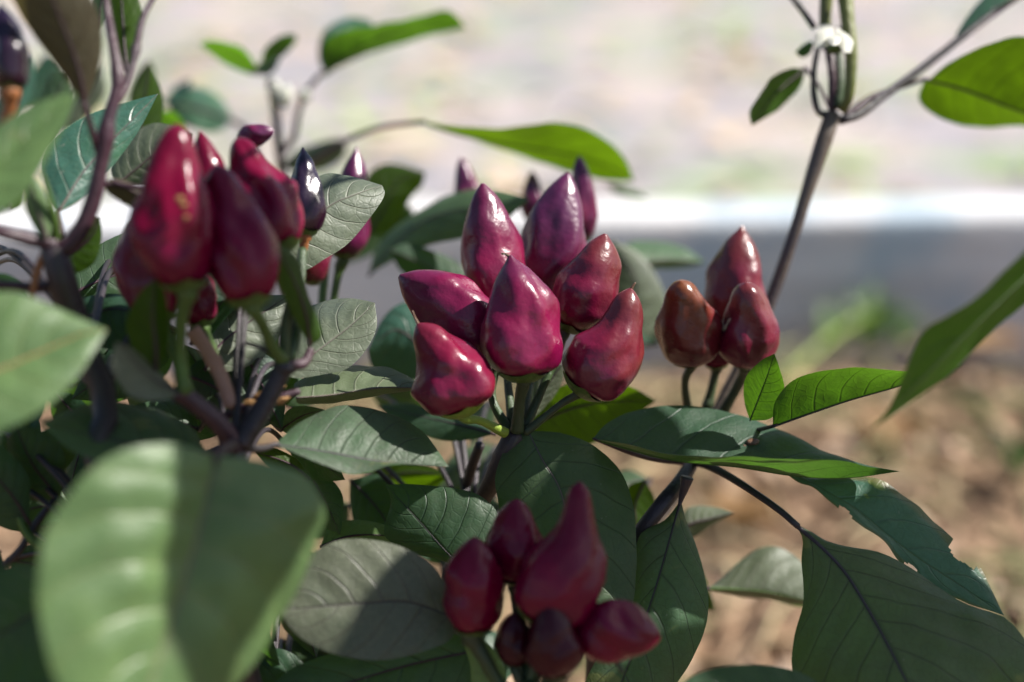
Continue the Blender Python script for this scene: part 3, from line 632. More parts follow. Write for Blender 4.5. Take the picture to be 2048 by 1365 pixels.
# shaded lower foliage behind the foreground leaf
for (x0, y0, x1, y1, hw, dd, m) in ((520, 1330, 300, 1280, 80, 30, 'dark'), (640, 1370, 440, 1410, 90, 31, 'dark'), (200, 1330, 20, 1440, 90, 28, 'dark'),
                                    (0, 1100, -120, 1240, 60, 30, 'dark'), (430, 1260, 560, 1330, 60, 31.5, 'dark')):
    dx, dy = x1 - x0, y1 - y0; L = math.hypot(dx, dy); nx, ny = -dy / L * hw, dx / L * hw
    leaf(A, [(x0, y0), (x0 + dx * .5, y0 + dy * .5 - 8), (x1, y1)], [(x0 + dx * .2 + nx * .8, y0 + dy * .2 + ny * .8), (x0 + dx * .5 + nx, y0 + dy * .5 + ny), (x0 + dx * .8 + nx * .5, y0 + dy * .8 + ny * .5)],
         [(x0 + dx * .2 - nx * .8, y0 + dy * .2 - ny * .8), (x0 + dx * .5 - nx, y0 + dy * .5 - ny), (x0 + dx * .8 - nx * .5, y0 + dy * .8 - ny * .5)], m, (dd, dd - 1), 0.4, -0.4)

# ------------------------------------------------------------------ middle plant: sharp magenta cluster, lower dark cluster, bronze cluster
Bp = empty('pepper_plant', (0.0, 0.36, 0), 'pepper plant holding the sharp magenta cluster, the bronze trio and a low dark red cluster', 'pepper plant', 'ornamental pepper plants in the bed')
rootB = Vector((0.0, 0.36, -0.005))
tube(Bp, 'stem', [rootB, (900, 1300, 36), (940, 1060, 35), (985, 965, 34), (1012, 905, 33.4), (1030, 868, 33.2)], SM['dark'], 0.36, 0.19, n=34, nodes=((0.97, 0.4),))
tube(Bp, 'branch', [(900, 1090, 36), (925, 1000, 36), (945, 930, 35), (960, 890, 34.5)], SM['dark'], 0.15, 0.12)
tube(Bp, 'stem', [rootB + Vector((0.03, 0, 0)), (1190, 1300, 35), (1270, 1090, 34), (1320, 1015, 33.6), (1365, 958, 34.6), (1393, 905, 36.2), (1412, 822, 36.6)], SM['dark'], 0.32, 0.17, n=34, nodes=((0.75, 0.25),))
tube(Bp, 'stem', [rootB + Vector((0.02, -0.02, 0)), (1060, 1600, 29), (1060, 1420, 28.3), (1062, 1365, 28.2)], SM['dgreen'], 0.3, 0.22, n=24)
pepper(Bp, (1046, 752), (1020, 511), 80, 'cone', 'magenta', 32.2, 31.9, (10, -4), 11, lump=1.25, hair=[(1012, 509), (1003, 508)], ped=[(1040, 800, 32.6), (1034, 862, 33.1)], pedr=0.17, pedmat='dgreen')
pepper(Bp, (988, 700), (798, 552), 74, 'spear', 'magenta', 33.6, 33.2, (10, -8), 12, ped=[(990, 745, 33.8), (985, 800, 33.6), (1018, 862, 33.3)], pedr=0.13, pedmat='dgreen')
pepper(Bp, (926, 822), (835, 648), 77, 'gourd', 'crimson', 31.4, 31.2, (16, 0), 13, lump=1.2, hair=[(829, 634), (825, 622)], ped=[(960, 842, 32.0), (1010, 866, 32.9)], pedr=0.13, pedmat='lime')
pepper(Bp, (998, 640), (965, 367), 66, 'spear', 'magenta', 35, 34.6, (0, 0), 14, ped=[(1010, 720, 34.6), (1025, 850, 33.4)], pedmat='dgreen')
pepper(Bp, (1085, 600), (1136, 345), 63, 'spear', 'violet', 36.2, 36, (-4, 6), 15, ped=[(1075, 680, 35.4), (1045, 850, 33.4)], pedmat='dgreen')
pepper(Bp, (1135, 652), (1211, 468), 64, 'spear', 'rustred', 34.2, 33.9, (8, 8), 16, ped=[(1110, 720, 34), (1050, 855, 33.4)], pedmat='dgreen')
pepper(Bp, (1162, 778), (1262, 577), 77, 'gourd', 'rustred', 33, 32.6, (16, 14), 17, hair=[(1266, 572), (1271, 566)], ped=[(1120, 810, 33.1), (1050, 866, 33.2)], pedr=0.11, pedmat='dgreen')
pepper(Bp, (1165, 480), (1158, 312), 31, 'spear', 'violet', 38.8, 38.6, (4, 0), 18)
pepper(Bp, (946, 440), (922, 316), 28, 'spear', 'violet', 41, 41, (0, 0), 19)
pepper(Bp, (1066, 440), (1064, 342), 24, 'spear', 'violet', 42, 42, (0, 0), 20)
# bronze trio
pepper(Bp, (1466, 660), (1484, 452), 62, 'cone', 'rustred', 36.8, 36.8, (-4, 0), 21, ped=[(1440, 720, 36.8), (1415, 815, 36.6)], pedmat='dgreen')
pepper(Bp, (1384, 718), (1360, 563), 63, 'blunt', 'bronze', 35.4, 34.2, (0, -4), 22, ped=[(1370, 765, 35.9), (1378, 830, 36.4)], pedmat='dgreen')
pepper(Bp, (1492, 724), (1492, 566), 60, 'blunt', 'rustred', 35.4, 34.4, (4, -4), 23, ped=[(1480, 765, 35.9), (1440, 835, 36.4)], pedr=0.16, pedmat='dgreen')
pepper(Bp, (1432, 735), (1434, 640), 34, 'oval', 'deep', 36.4, 36.2, (0, 0), 24, ped=[(1412, 815, 36.7)], pedmat='dgreen')
# low dark cluster
pepper(Bp, (1078, 1236), (1160, 964), 92, 'claw', 'deep', 27.8, 27.2, (24, 6), 25, ped=[(1075, 1290, 28), (1062, 1365, 28.2)], pedmat='dgreen')
pepper(Bp, (944, 1262), (950, 1074), 64, 'oval', 'deep', 28.2, 28, (-2, 0), 26, ped=[(965, 1310, 28.2), (1000, 1370, 28.3), (1055, 1430, 28.3)], pedr=0.2, pedmat='dgreen')
pepper(Bp, (1030, 1160), (1034, 998), 60, 'oval', 'deep', 29.4, 29, (-2, 0), 27, ped=[(1035, 1230, 29.2), (1058, 1365, 28.4)], pedmat='dgreen')
pepper(Bp, (1150, 1262), (1322, 1274), 66, 'oval', 'deep', 28, 27.6, (0, -4), 28, ped=[(1110, 1290, 28.1), (1066, 1365, 28.3)], pedmat='dgreen')
pepper(Bp, (1112, 1342), (1098, 1206), 60, 'spear', 'deep_shaded', 27.4, 26.6, (0, 0), 29, ped=[(1095, 1365, 27.8), (1066, 1420, 28.2)], pedmat='dgreen', pedr=0.18)
pepper(Bp, (1030, 1322), (1030, 1226), 42, 'spear', 'deep_shaded', 28.4, 27.8, (0, 0), 30, ped=[(1035, 1350, 28.3), (1058, 1410, 28.3)], pedmat='dgreen', pedr=0.15)
tube(Bp, 'branch', [(1228, 1318, 28), (1240, 1335, 28), (1246, 1345, 28)], SM['dgreen'], 0.06, 0.05, n=8)
# leaves
leaf(Bp, [(1056, 862), (1085, 920), (1122, 985), (1145, 1100), (1180, 1310)], [(1020, 880), (990, 950), (996, 1010), (1000, 1090), (1060, 1220)], [(1130, 868), (1205, 902), (1256, 970), (1272, 1070), (1262, 1220)], 'dark', (33.2, 31.5), 0.4, 0.8, bulge=0.14, ribmat='tan', ribr=0.022)
leaf(Bp, [(1186, 878), (1260, 900), (1350, 922), (1470, 934), (1600, 954), (1700, 956), (1799, 943)], [(1215, 846), (1270, 820), (1345, 811), (1450, 824), (1560, 858), (1650, 900), (1730, 930)], [(1260, 888), (1350, 906), (1440, 915), (1540, 919), (1680, 922), (1740, 934)], 'dark', (33.6, 33.0), 1.6, -2.2, ribmat='green', ribr=0.02, bulge=0.06, wave=0.03,
     pet=[(1385, 925, 35.6), (1290, 915, 34.4)])
leaf(Bp, [(1545, 853), (1610, 830), (1700, 800), (1800, 772), (1926, 730)], [(1552, 800), (1600, 755), (1680, 738), (1760, 737), (1850, 742)], [(1580, 820), (1680, 780), (1800, 757)], 'vivid', (33.6, 33.2), -1.2, 1.6, under=True, ribmat='dark', ribr=0.03, pet=[(1400, 895, 36.2), (1480, 870, 35.6)])
leaf(Bp, [(1500, 842), (1520, 790), (1535, 750), (1549, 708)], [(1488, 800), (1492, 755), (1522, 722)], [(1545, 835), (1568, 785), (1560, 740)], 'vivid', (34, 33.2), 0.2, -0.2, under=True, ribmat='dark', ribr=0.02)
T6 = lambda l: Z(1348, 899, 2.926, l)
leaf(Bp, T6([(600, 90), (900, 250), (1080, 360), (1250, 500), (1450, 650), (1650, 780), (1932, 972)]), T6([(760, 160), (1000, 155), (1200, 170), (1350, 250), (1480, 370), (1590, 490), (1720, 600), (1810, 720), (1880, 860)]),
     T6([(720, 190), (820, 225), (950, 345), (1090, 450), (1230, 540), (1310, 640), (1410, 740), (1430, 820), (1600, 872), (1800, 930)]), 'torn', (33.8, 32.6), 0.5, -0.2, ribmat='green', ribr=0.02, bulge=0.12, wave=0.09,
     holes=((0.74, -0.92, 0.05, 0.35), (0.79, -0.95, 0.03, 0.28), (0.30, 0.95, 0.03, 0.4), (0.62, 1.0, 0.04, 0.35)), nv=70, nu=26, jag=0.25, pet=[(1392, 915, 36), (1470, 925, 35)], label='torn blue green leaf with bitten edges')
leaf(Bp, T6([(700, 430), (850, 560), (1000, 720), (1150, 960), (1280, 1200), (1480, 1600)]), T6([(752, 520), (745, 650), (758, 820), (752, 920), (715, 1040), (692, 1160), (695, 1300), (800, 1520)]),
     T6([(800, 480), (940, 556), (1200, 600), (1400, 690), (1700, 890), (1930, 980), (2060, 1110), (2150, 1320), (1950, 1560)]), 'shade', (32.6, 29.5), 0.2, 0.6, pet=[(1385, 922, 35.4), (1430, 938, 34.6), (1500, 980, 33.6), (1560, 1022, 33)], petmat='dark', petr=0.11, ribmat='dark', ribr=0.06, bulge=0.10)
leaf(Bp, [(1640, 1500), (1560, 1430), (1470, 1400), (1330, 1400)], [(1660, 1400), (1600, 1345), (1500, 1330), (1400, 1345)], [(1600, 1500), (1500, 1470), (1400, 1440)], 'dark', (28, 27.5), 0.5, 0)
leaf(Bp, [(1362, 1000), (1342, 1070), (1310, 1180), (1268, 1300), (1210, 1450)], [(1330, 1040), (1280, 1070), (1266, 1140), (1258, 1210), (1205, 1300), (1168, 1380)], [(1372, 1040), (1395, 1100), (1417, 1200), (1406, 1270), (1365, 1350), (1300, 1430)], 'shade', (33.6, 31.5), 0.4, 0.5, bulge=0.16, pet=[(1375, 955, 33.5)], petr=0.16, petmat='dark', ribmat='dark', ribr=0.03)
leaf(Bp, [(1412, 1178), (1480, 1180), (1540, 1186), (1650, 1210)], [(1440, 1160), (1490, 1112), (1540, 1092), (1600, 1120)], [(1450, 1190), (1530, 1200), (1600, 1215)], 'grey', (37, 36.5), 0.8, 0.8, pet=[(1370, 1190, 37)], ribmat='green')
leaf(Bp, [(1360, 1060), (1390, 1045), (1420, 1038), (1468, 1026)], [(1370, 1020), (1400, 1012), (1435, 1016)], [(1380, 1078), (1410, 1060), (1440, 1042)], 'grey', 37, 0.4, 0.2)
leaf(Bp, [(1360, 1130), (1385, 1150), (1400, 1190), (1430, 1222)], [(1395, 1130), (1420, 1180)], [(1365, 1170), (1385, 1210)], 'trans', 37.5, 0.2, 0.2)
T8 = lambda l: Z(650, 899, 2.926, l)
leaf(Bp, T8([(930, 800), (720, 610), (560, 430), (355, 208)]), T8([(1030, 600), (1010, 380), (940, 295), (850, 248), (700, 222), (500, 205)]), T8([(700, 660), (500, 605), (362, 525), (350, 450), (385, 310)]), 'dark', (31.5, 32.8), 0.5, 0.3, ribmat='dark', ribr=0.022, bulge=0.14)
leaf(Bp, [(916, 1240), (820, 1205), (720, 1208), (556, 1222)], [(890, 1165), (848, 1116), (770, 1084), (680, 1080), (610, 1120), (565, 1175)], [(905, 1275), (868, 1296), (775, 1320), (680, 1312), (600, 1275)], 'mauve', (29.4, 28.4), 0.8, -0.5, ribmat='dark', ribr=0.025, bulge=0.10)
leaf(Bp, [(960, 1300), (820, 1330), (680, 1370), (480, 1420)], [(880, 1260), (740, 1290), (600, 1330)], [(950, 1370), (830, 1430), (640, 1460)], 'dark', (30.4, 29.5), 0.3, -0.3)
leaf(Bp, [(1000, 1400), (975, 1350), (950, 1300), (912, 1250)], [(950, 1390), (940, 1330), (925, 1285)], [(1012, 1360), (1000, 1315), (960, 1275)], 'green', 29.4, 0.2, 0.2)
leaf(Bp, [(1055, 858), (1120, 825), (1200, 805), (1312, 802)], [(1075, 800), (1135, 766), (1210, 758), (1265, 775)], [(1100, 890), (1180, 888), (1260, 840)], 'trans', (36, 37.0), -0.8, 0.5, under=True)
leaf(Bp, [(1048, 855), (1068, 810), (1095, 770), (1125, 730)], [(1050, 800), (1065, 765), (1095, 735)], [(1085, 820), (1110, 790), (1125, 760)], 'grey', 35, 0.2, 0.2)
leaf(Bp, [(736, 552), (800, 480), (880, 430), (1060, 398)], [(755, 490), (820, 430), (920, 382), (1000, 382)], [(790, 520), (860, 490), (930, 475), (1010, 440)], 'sage', (41, 39), 0.8, -0.2, under=False, bulge=0.12)
leaf(Bp, [(960, 600), (900, 560), (850, 530), (780, 500)], [(920, 530), (860, 500), (810, 488)], [(910, 600), (850, 580), (800, 540)], 'dark', 40, 0.3, 0.3)
leaf(Bp, [(900, 730), (840, 690), (790, 660), (735, 700)], [(870, 650), (820, 605), (770, 630)], [(880, 760), (810, 760), (750, 740)], 'blue', 37.5, 0.3, 0.3)
leaf(Bp, [(990, 868), (920, 850), (850, 835), (755, 812)], [(940, 838), (870, 815), (800, 806)], [(940, 880), (880, 880), (800, 850)], 'dark', (35, 37), 0.6, -0.3)
leaf(Bp, [(1240, 690), (1260, 620), (1270, 560), (1225, 480)], [(1200, 650), (1200, 560), (1205, 500)], [(1310, 690), (1335, 610), (1290, 520)], 'grey', 42, 0.3, 0.3)
leaf(Bp, [(1220, 520), (1280, 525), (1340, 520), (1412, 525)], [(1250, 490), (1300, 482), (1360, 492)], [(1270, 535), (1330, 538), (1380, 535)], 'sage', (42, 43), 1.0, 0.3)
leaf(Bp, [(1320, 690), (1260, 688), (1220, 675), (1170, 640)], [(1290, 670), (1240, 655), (1200, 635)], [(1290, 690), (1240, 695), (1200, 680)], 'dark', 41, 0.3, 0.3)
leaf(Bp, [(700, 960), (740, 1000), (770, 1040), (800, 1100)], [(760, 950), (800, 980), (830, 1040)], [(700, 1000), (710, 1050), (750, 1090)], 'dark', (36, 35), 0.2, 0.2)
leaf(Bp, [(720, 985), (760, 960), (820, 945), (900, 950)], [(740, 955), (790, 930), (850, 930)], [(750, 990), (810, 985), (870, 975)], 'trans', (38, 37), 0.2, 0.2, under=True)
leaf(Bp, [(640, 1095), (690, 1075), (740, 1070), (800, 1075)], [(660, 1055), (710, 1040), (770, 1050)], [(670, 1115), (730, 1105), (780, 1095)], 'green', 34, 0.2, 0.2)
leaf(Bp, [(1290, 960), (1270, 1010), (1270, 1050), (1255, 1110)], [(1255, 975), (1245, 1030), (1240, 1080)], [(1310, 1000), (1310, 1040), (1290, 1090)], 'trans', 37, 0.2, 0.2, under=True)
leaf(Bp, [(735, 470), (760, 430), (800, 360), (850, 345)], [(720, 420), (735, 350), (780, 328)], [(790, 460), (820, 400), (845, 370)], 'trans', 43, 0.3, 0.2)
leaf(Bp, [(690, 530), (730, 450), (770, 420), (830, 420)], [(720, 490), (745, 440), (790, 405)], [(740, 510), (790, 470), (820, 440)], 'dark', 44, 0.3, 0.2)
# peppers standing behind the sharp grey leaf
pepper(Bp, (688, 512), (713, 295), 44, 'cone', 'violet', 37.2, 37.2, (2, 0), 31, ped=[(676, 550, 37.2), (660, 640, 37), (640, 760, 36.5)], pedmat='green', pedr=0.13)
pepper(Bp, (622, 566), (640, 430), 32, 'oval', 'rustred', 36.4, 36.4, (0, 0), 32)
tube(Bp, 'branch', [(655, 480, 37.6), (648, 560, 37.6), (640, 660, 37)], SM['green'], 0.12, 0.12)
# debris on the arching leaf
for (x, y) in ((1490, 896), (1520, 905), (1505, 885)):
    pepper(Bp, (x - 14, y + 4), (x + 14, y - 3), 9, 'oval', 'bronze', 34.0, seed=int(x), lump=2.5, calyx=False, ns=12, na=12)
    o = [q for q in Bp.children if q.name.startswith('pepper')][-1]
    o.name = 'brown_lump'; o.data.materials[0] = SM['hair']; ORIG[o.name] = o.location + Bp.location

# ------------------------------------------------------------------ tall plant at the right with the white flower
Cp = empty('pepper_plant', (0.055, 0.41, 0), 'tall slender pepper stem with a white flower, rising behind the bronze peppers', 'pepper plant', 'ornamental pepper plants in the bed')
rootC = Vector((0.055, 0.41, -0.005))
tube(Cp, 'stem', [rootC, (1250, 1200, 38.5), (1340, 1010, 38), (1400, 890, 38), (1470, 755, 38.2), (1540, 605, 38.2), (1592, 455, 38), (1638, 310, 38), (1666, 228, 38)], SM['tan'], 0.26, 0.155, n=46, nodes=((0.985, 0.45),))
tube(Cp, 'branch', [(1672, 232, 38), (1640, 226, 38), (1628, 190, 38), (1628, 140, 38.2), (1636, 95, 38.4)], SM['dark'], 0.10, 0.07)
tube(Cp, 'branch', [(1666, 220, 38), (1664, 150, 38), (1656, 100, 38.2), (1648, 60, 38.3)], SM['purple'], 0.13, 0.09)
tube(Cp, 'branch', [(1676, 215, 37.9), (1680, 160, 38), (1676, 100, 38.2)], SM['dgreen'], 0.13, 0.10)
tube(Cp, 'branch', [(1684, 222, 37.8), (1698, 190, 37.6), (1702, 110, 37.6), (1695, 40, 37.8), (1690, -10, 38)], SM['olive'], 0.13, 0.21)
tube(Cp, 'branch', [(1655, 100, 38.4), (1650, 40, 38.4), (1655, -20, 38.4)], SM['olive'], 0.14, 0.19)
tube(Cp, 'branch', [(1680, 242, 38), (1720, 228, 38.2), (1770, 190, 38.6), (1840, 140, 39), (1930, 70, 39.5), (2010, 10, 40), (2090, -40, 40)], SM['dark'], 0.12, 0.10, n=34)
tube(Cp, 'branch', [(1690, 232, 38.2), (1740, 195, 38.6), (1790, 178, 39), (1850, 158, 39.5)], SM['purple'], 0.08, 0.06)
tube(Cp, 'branch', [(1628, 55, 38.6), (1605, 22, 38.8), (1580, -10, 39)], SM['dark'], 0.09, 0.08)
leaf(Cp, [(1850, 158), (1930, 180), (2048, 226), (2190, 270)], [(1850, 165), (1900, 122), (1980, 84), (2060, 74), (2150, 120)], [(1838, 200), (1878, 235), (1950, 254), (2048, 252), (2130, 270)], 'trans', (39.4, 40), -1.6, 1.2, under=True, ribmat='purple', ribr=0.05, bulge=0.08)
leaf(Cp, [(1905, 95), (1960, 40), (2030, -5), (2120, -60)], [(1920, 55), (1970, -10), (2040, -60)], [(1940, 66), (2000, 24), (2070, -20)], 'blue', (39.6, 40), 0.6, 0.2)
leaf(Cp, [(1612, 138), (1575, 165), (1540, 200), (1503, 252)], [(1575, 138), (1535, 165), (1500, 220)], [(1600, 175), (1565, 212), (1530, 236)], 'vivid', (39.2, 38.4), -0.9, 0.5, under=True, pet=[(1662, 220, 38.2), (1640, 175, 38.6)], petr=0.05)
leaf(Cp, [(1628, 90), (1618, 95), (1608, 100), (1590, 105)], [(1622, 82), (1606, 90)], [(1620, 108), (1604, 116)], 'dark', 38.6, 0.1, 0.1, rib=False, nu=6, nv=12)
# flower: green cup with white petals hanging over it
fl = tube(Cp, 'flower', [(1666, 70, 38), (1668, 85, 37.9), (1670, 100, 37.8)], SM['green'], 0.12, 0.22, n=10)
for (mid_, a_, b_) in (([(1668, 68, 37), (1644, 70, 36.8), (1620, 102, 36.6)], [(1655, 52, 37.2), (1626, 62, 37)], [(1660, 90, 36.7), (1640, 104, 36.5)]),
                       ([(1668, 68, 37), (1692, 80, 36.7), (1708, 114, 36.6)], [(1684, 58, 37.2), (1712, 84, 37)], [(1676, 88, 36.7), (1692, 112, 36.5)]),
                       ([(1668, 68, 37), (1650, 52, 37.6), (1630, 46, 38)], [(1640, 62, 37.5)], [(1662, 44, 38)]),
                       ([(1668, 68, 37), (1684, 58, 37.6), (1702, 64, 38)], [(1682, 46, 38)], [(1690, 72, 37.4)]),
                       ([(1668, 68, 37), (1668, 76, 36.4), (1666, 96, 36.2)], [(1652, 76, 36.5), (1656, 92, 36.3)], [(1684, 76, 36.5), (1680, 92, 36.3)])):
    mid_, a_, b_ = [[(1668 + (q[0] - 1668) * 0.85, 74 + (q[1] - 74) * 0.8, q[2]) for q in l_] for l_ in (mid_, a_, b_)]
    leaf(fl, mid_, a_, b_, 'petal', 37.0, name='petal', rib=False, nu=6, nv=14, quilt=0.2)
# unseen upper growth of the tall plant goes on above the picture
for (x0, y0, x1, y1, hw, d0, d1) in ((1690, -20, 1480, -230, 70, 38, 36),):
    dx, dy = x1 - x0, y1 - y0; L = math.hypot(dx, dy); nx, ny = -dy / L * hw, dx / L * hw
    leaf(Cp, [(x0, y0), (x0 + dx * .5, y0 + dy * .5 - 10), (x1, y1)], [(x0 + dx * .3 + nx, y0 + dy * .3 + ny), (x0 + dx * .65 + nx * .8, y0 + dy * .65 + ny * .8)], [(x0 + dx * .3 - nx, y0 + dy * .3 - ny), (x0 + dx * .65 - nx * .8, y0 + dy * .65 - ny * .8)], 'shade', (d0, d1), 1.0, 1.0, nu=10, nv=22)

# ------------------------------------------------------------------ far plant behind the left cluster, with buds
Dp = empty('pepper_plant', (-0.06, 0.56, 0), 'blurred pepper plant with pale pink buds, farthest back behind the deep red cluster', 'pepper plant', 'ornamental pepper plants in the bed')
rootD = Vector((-0.06, 0.56, -0.005))
tube(Dp, 'stem', [rootD, (600, 760, 52), (575, 480, 48), (560, 320, 46), (552, 230, 45.5), (540, 160, 45)], SM['tan'], 0.3, 0.14, n=36)
tube(Dp, 'branch', [(558, 310, 46), (585, 280, 46), (598, 225, 46), (612, 185, 46), (645, 145, 46)], SM['purple'], 0.12, 0.07)
tube(Dp, 'branch', [(566, 420, 47), (610, 340, 45.5), (680, 288, 44), (760, 256, 43), (850, 244, 42)], SM['purple'], 0.11, 0.07, n=30)
for (x0, y0, x1, y1, rr_) in ((560, 215, 578, 170, 17), (600, 200, 622, 180, 13), (545, 190, 556, 160, 12)):
    pepper(Dp, (x0, y0), (x1, y1), rr_, 'oval', 'violet', 45, 45, (0, 0), int(x0), calyx=False, ns=16, na=16)
    o = [q for q in Dp.children if q.name.startswith('pepper')][-1]; o.name = 'flower_bud'; o.data.materials[0] = LM['petal']; ORIG[o.name] = o.location + Dp.location
T2 = lambda l: Z(650, 0, 2.926, l)
leaf(Dp, T2([(570, 712), (800, 790), (1100, 850), (1400, 900), (1620, 960), (1810, 1060)]), T2([(820, 745), (1100, 752), (1350, 718), (1600, 785), (1750, 915)]), T2([(720, 765), (900, 830), (1150, 920), (1400, 1000), (1600, 1050), (1720, 1062)]), 'trans', (42, 43.0), -1.6, 0.8, under=True, ribmat='dark', bulge=0.05)
leaf(Dp, T2([(1640, 1080), (1740, 1110), (1800, 1140), (1900, 1170)]), T2([(1720, 1080), (1830, 1120)]), T2([(1700, 1130), (1800, 1160)]), 'green', 46, 0.2, 0.2)
leaf(Dp, [(650, 148), (720, 98), (820, 60), (934, 56)], [(640, 90), (690, 60), (800, 42), (890, 18)], [(690, 128), (760, 100), (850, 76)], 'vivid', (46, 46), -1.6, 1.0, under=True)
leaf(Dp, [(650, 150), (650, 110), (680, 70), (740, 40)], [(636, 110), (650, 60), (700, 35)], [(680, 120), (720, 90), (745, 55)], 'blue', (46.2, 47), 0.3, -0.3)
leaf(Dp, [(524, 148), (480, 122), (440, 102), (398, 88)], [(490, 100), (450, 84), (420, 80)], [(500, 148), (455, 130), (420, 108)], 'vivid', 45, -0.6, 0.5, under=True)
leaf(Dp, [(528, 136), (548, 112), (566, 92), (592, 70)], [(525, 110), (545, 82), (570, 70)], [(552, 125), (580, 100), (592, 82)], 'vivid', 45, -0.5, 0.5, under=True)
leaf(Dp, [(520, 150), (532, 130), (545, 128), (560, 118)], [(515, 130), (535, 115)], [(535, 152), (552, 138)], 'blue', 45, 0.2, 0.2, rib=False, nu=6, nv=12)
leaf(Dp, [(330, 205), (370, 212), (410, 215), (466, 240)], [(360, 180), (400, 175), (445, 200)], [(350, 240), (395, 262), (440, 262)], 'blue', 50, 0.5, -0.3, pet=[(520, 330, 48), (480, 250, 49)])
leaf(Dp, [(330, 205), (350, 195), (370, 180), (382, 158)], [(335, 190), (355, 170)], [(360, 205), (378, 185)], 'blue', 50, 0.5, -0.3, rib=False)
leaf(Dp, [(560, 330), (610, 320), (660, 310), (690, 280)], [(590, 305), (640, 285), (670, 278)], [(590, 345), (650, 340), (690, 310)], 'grey', 47, 0.3, 0.3)
leaf(Dp, [(300, 120), (290, 150), (275, 180), (270, 230)], [(285, 130), (265, 160), (255, 200)], [(310, 150), (300, 190), (285, 215)], 'trans', 46, 0.2, 0.2)
leaf(Dp, [(200, 130), (190, 180), (150, 220), (110, 260)], [(170, 140), (140, 190), (110, 230)], [(215, 180), (190, 220), (150, 260)], 'grey', 48, 0.2, 0.2)
leaf(Dp, [(120, 120), (100, 150), (70, 180), (40, 220)], [(90, 110), (60, 150), (40, 190)], [(130, 150), (110, 190), (70, 220)], 'blue', 48, 0.2, 0.2)

leaf(Dp, [(60, 300), (90, 250), (110, 200), (140, 140)], [(60, 250), (75, 200), (105, 150)], [(100, 280), (130, 230), (142, 180)], 'sage', 40, 0.2, 0.2)
leaf(Dp, [(290, 250), (330, 240), (350, 270), (345, 330)], [(310, 225), (350, 225), (372, 270)], [(290, 280), (310, 300), (325, 320)], 'vivid', 44, -0.5, 0.5, under=True)
leaf(Dp, [(0, 260), (30, 220), (40, 170), (60, 110)], [(-10, 220), (10, 170), (40, 120)], [(30, 250), (60, 200), (70, 150)], 'blue', 42, 0.2, 0.2)
leaf(Dp, [(190, 60), (200, 20), (215, -20), (240, -60)], [(175, 30), (190, -20), (215, -50)], [(215, 40), (235, 0), (245, -40)], 'sage', 38, 0.2, 0.2)
leaf(Dp, [(20, 420), (10, 380), (20, 340), (50, 300)], [(-10, 390), (0, 350), (25, 310)], [(40, 410), (45, 370), (52, 330)], 'trans', 38, -0.2, 0.2, under=True)
# ------------------------------------------------------------------ neighbour plant mostly beyond the picture on the right
Ep = empty('pepper_plant', (0.20, 0.30, 0), 'neighbouring pepper plant whose blurred drooping green leaf reaches in beside the torn leaf', 'pepper plant', 'ornamental pepper plants in the bed')
rootE = Vector((0.20, 0.30, -0.005))
tube(Ep, 'stem', [rootE, (2900, 1300, 30), (2800, 800, 28), (2650, 430, 27), (2620, 100, 27)], SM['dark'], 0.3, 0.18, n=34)
T7 = lambda l: Z(1348, 440, 2.926, l)
leaf(Ep, [(2200, 420), (2060, 545), (1950, 650), (1860, 740), (1738, 862)], [(2130, 420), (2048, 502), (1997, 553), (1946, 602), (1895, 631), (1850, 660), (1826, 700), (1808, 750), (1775, 820)],
     [(2180, 500), (2048, 612), (1963, 687), (1895, 750), (1826, 800), (1775, 838)], 'vivid', (25.5, 25.5), -1.0, 1.2, under=True, ribmat='green', bulge=0.06, pet=[(2630, 300, 27), (2400, 330, 26)])

# ------------------------------------------------------------------ unseen leaves added out of view to shade the leaves and peppers below
def shade_leaf(plant, target, dist, hw, ln, mat='shade', spin=0.0, pet=None):
    """a leaf lying across the sunbeam that reaches `target`, dist cm up the beam"""
    c = P(*target) + sdir * (dist / 100)
    ax = sdir.cross(Vector((0, 0, 1))).normalized(); ay = sdir.cross(ax).normalized()
    a = ax * math.cos(spin) + ay * math.sin(spin); bq = -ax * math.sin(spin) + ay * math.cos(spin)
    verts, uvs, fs = [], [], []; nv, nu = 20, 12
    W = lambda t: hw / 100 * (math.sin(math.pi * t ** 0.75) ** 0.8) if 0 < t < 1 else 0.0
    for i in range(nv):
        t = i / (nv - 1)
        for j in range(nu + 1):
            u = j / nu * 2 - 1
            p = c + a * ((t - 0.5) * ln / 100) + bq * (u * W(t)) + sdir * (0.012 * (abs(u) * 0.5 - (t - 0.4) ** 2 * 2) + 0.002 * noise.noise(Vector((t * 6, u * 3, target[0]))))
            verts.append(p); uvs.append((0.5 + u / 2, t))
    for i in range(nv - 1):
        for j in range(nu):
            q = i * (nu + 1) + j; fs.append((q, q + 1, q + nu + 2, q + nu + 1))
    o = link('leaf', verts, fs, uvs, LM[mat], plant, verts[0].copy())
    if pet is not None:
        b0 = verts[0]
        path = catmull([pet, pet.lerp(b0, 0.6) + Vector((0, 0, 0.01)), b0, verts[nu + 1 + nu // 2]], 18)
        g = tube_geo(path, [0.0012 - 0.0006 * i / 17 for i in range(18)], 8); link('petiole', *g, SM['purple'], o, path[0].copy())
    return o
def along(pts, t):
    q = catmull([V(p) for p in pts], 50); return q[int(t * 49)]
EB = [rootE, (2900, 1300, 30), (2800, 800, 28), (2650, 430, 27), (2620, 100, 27)]
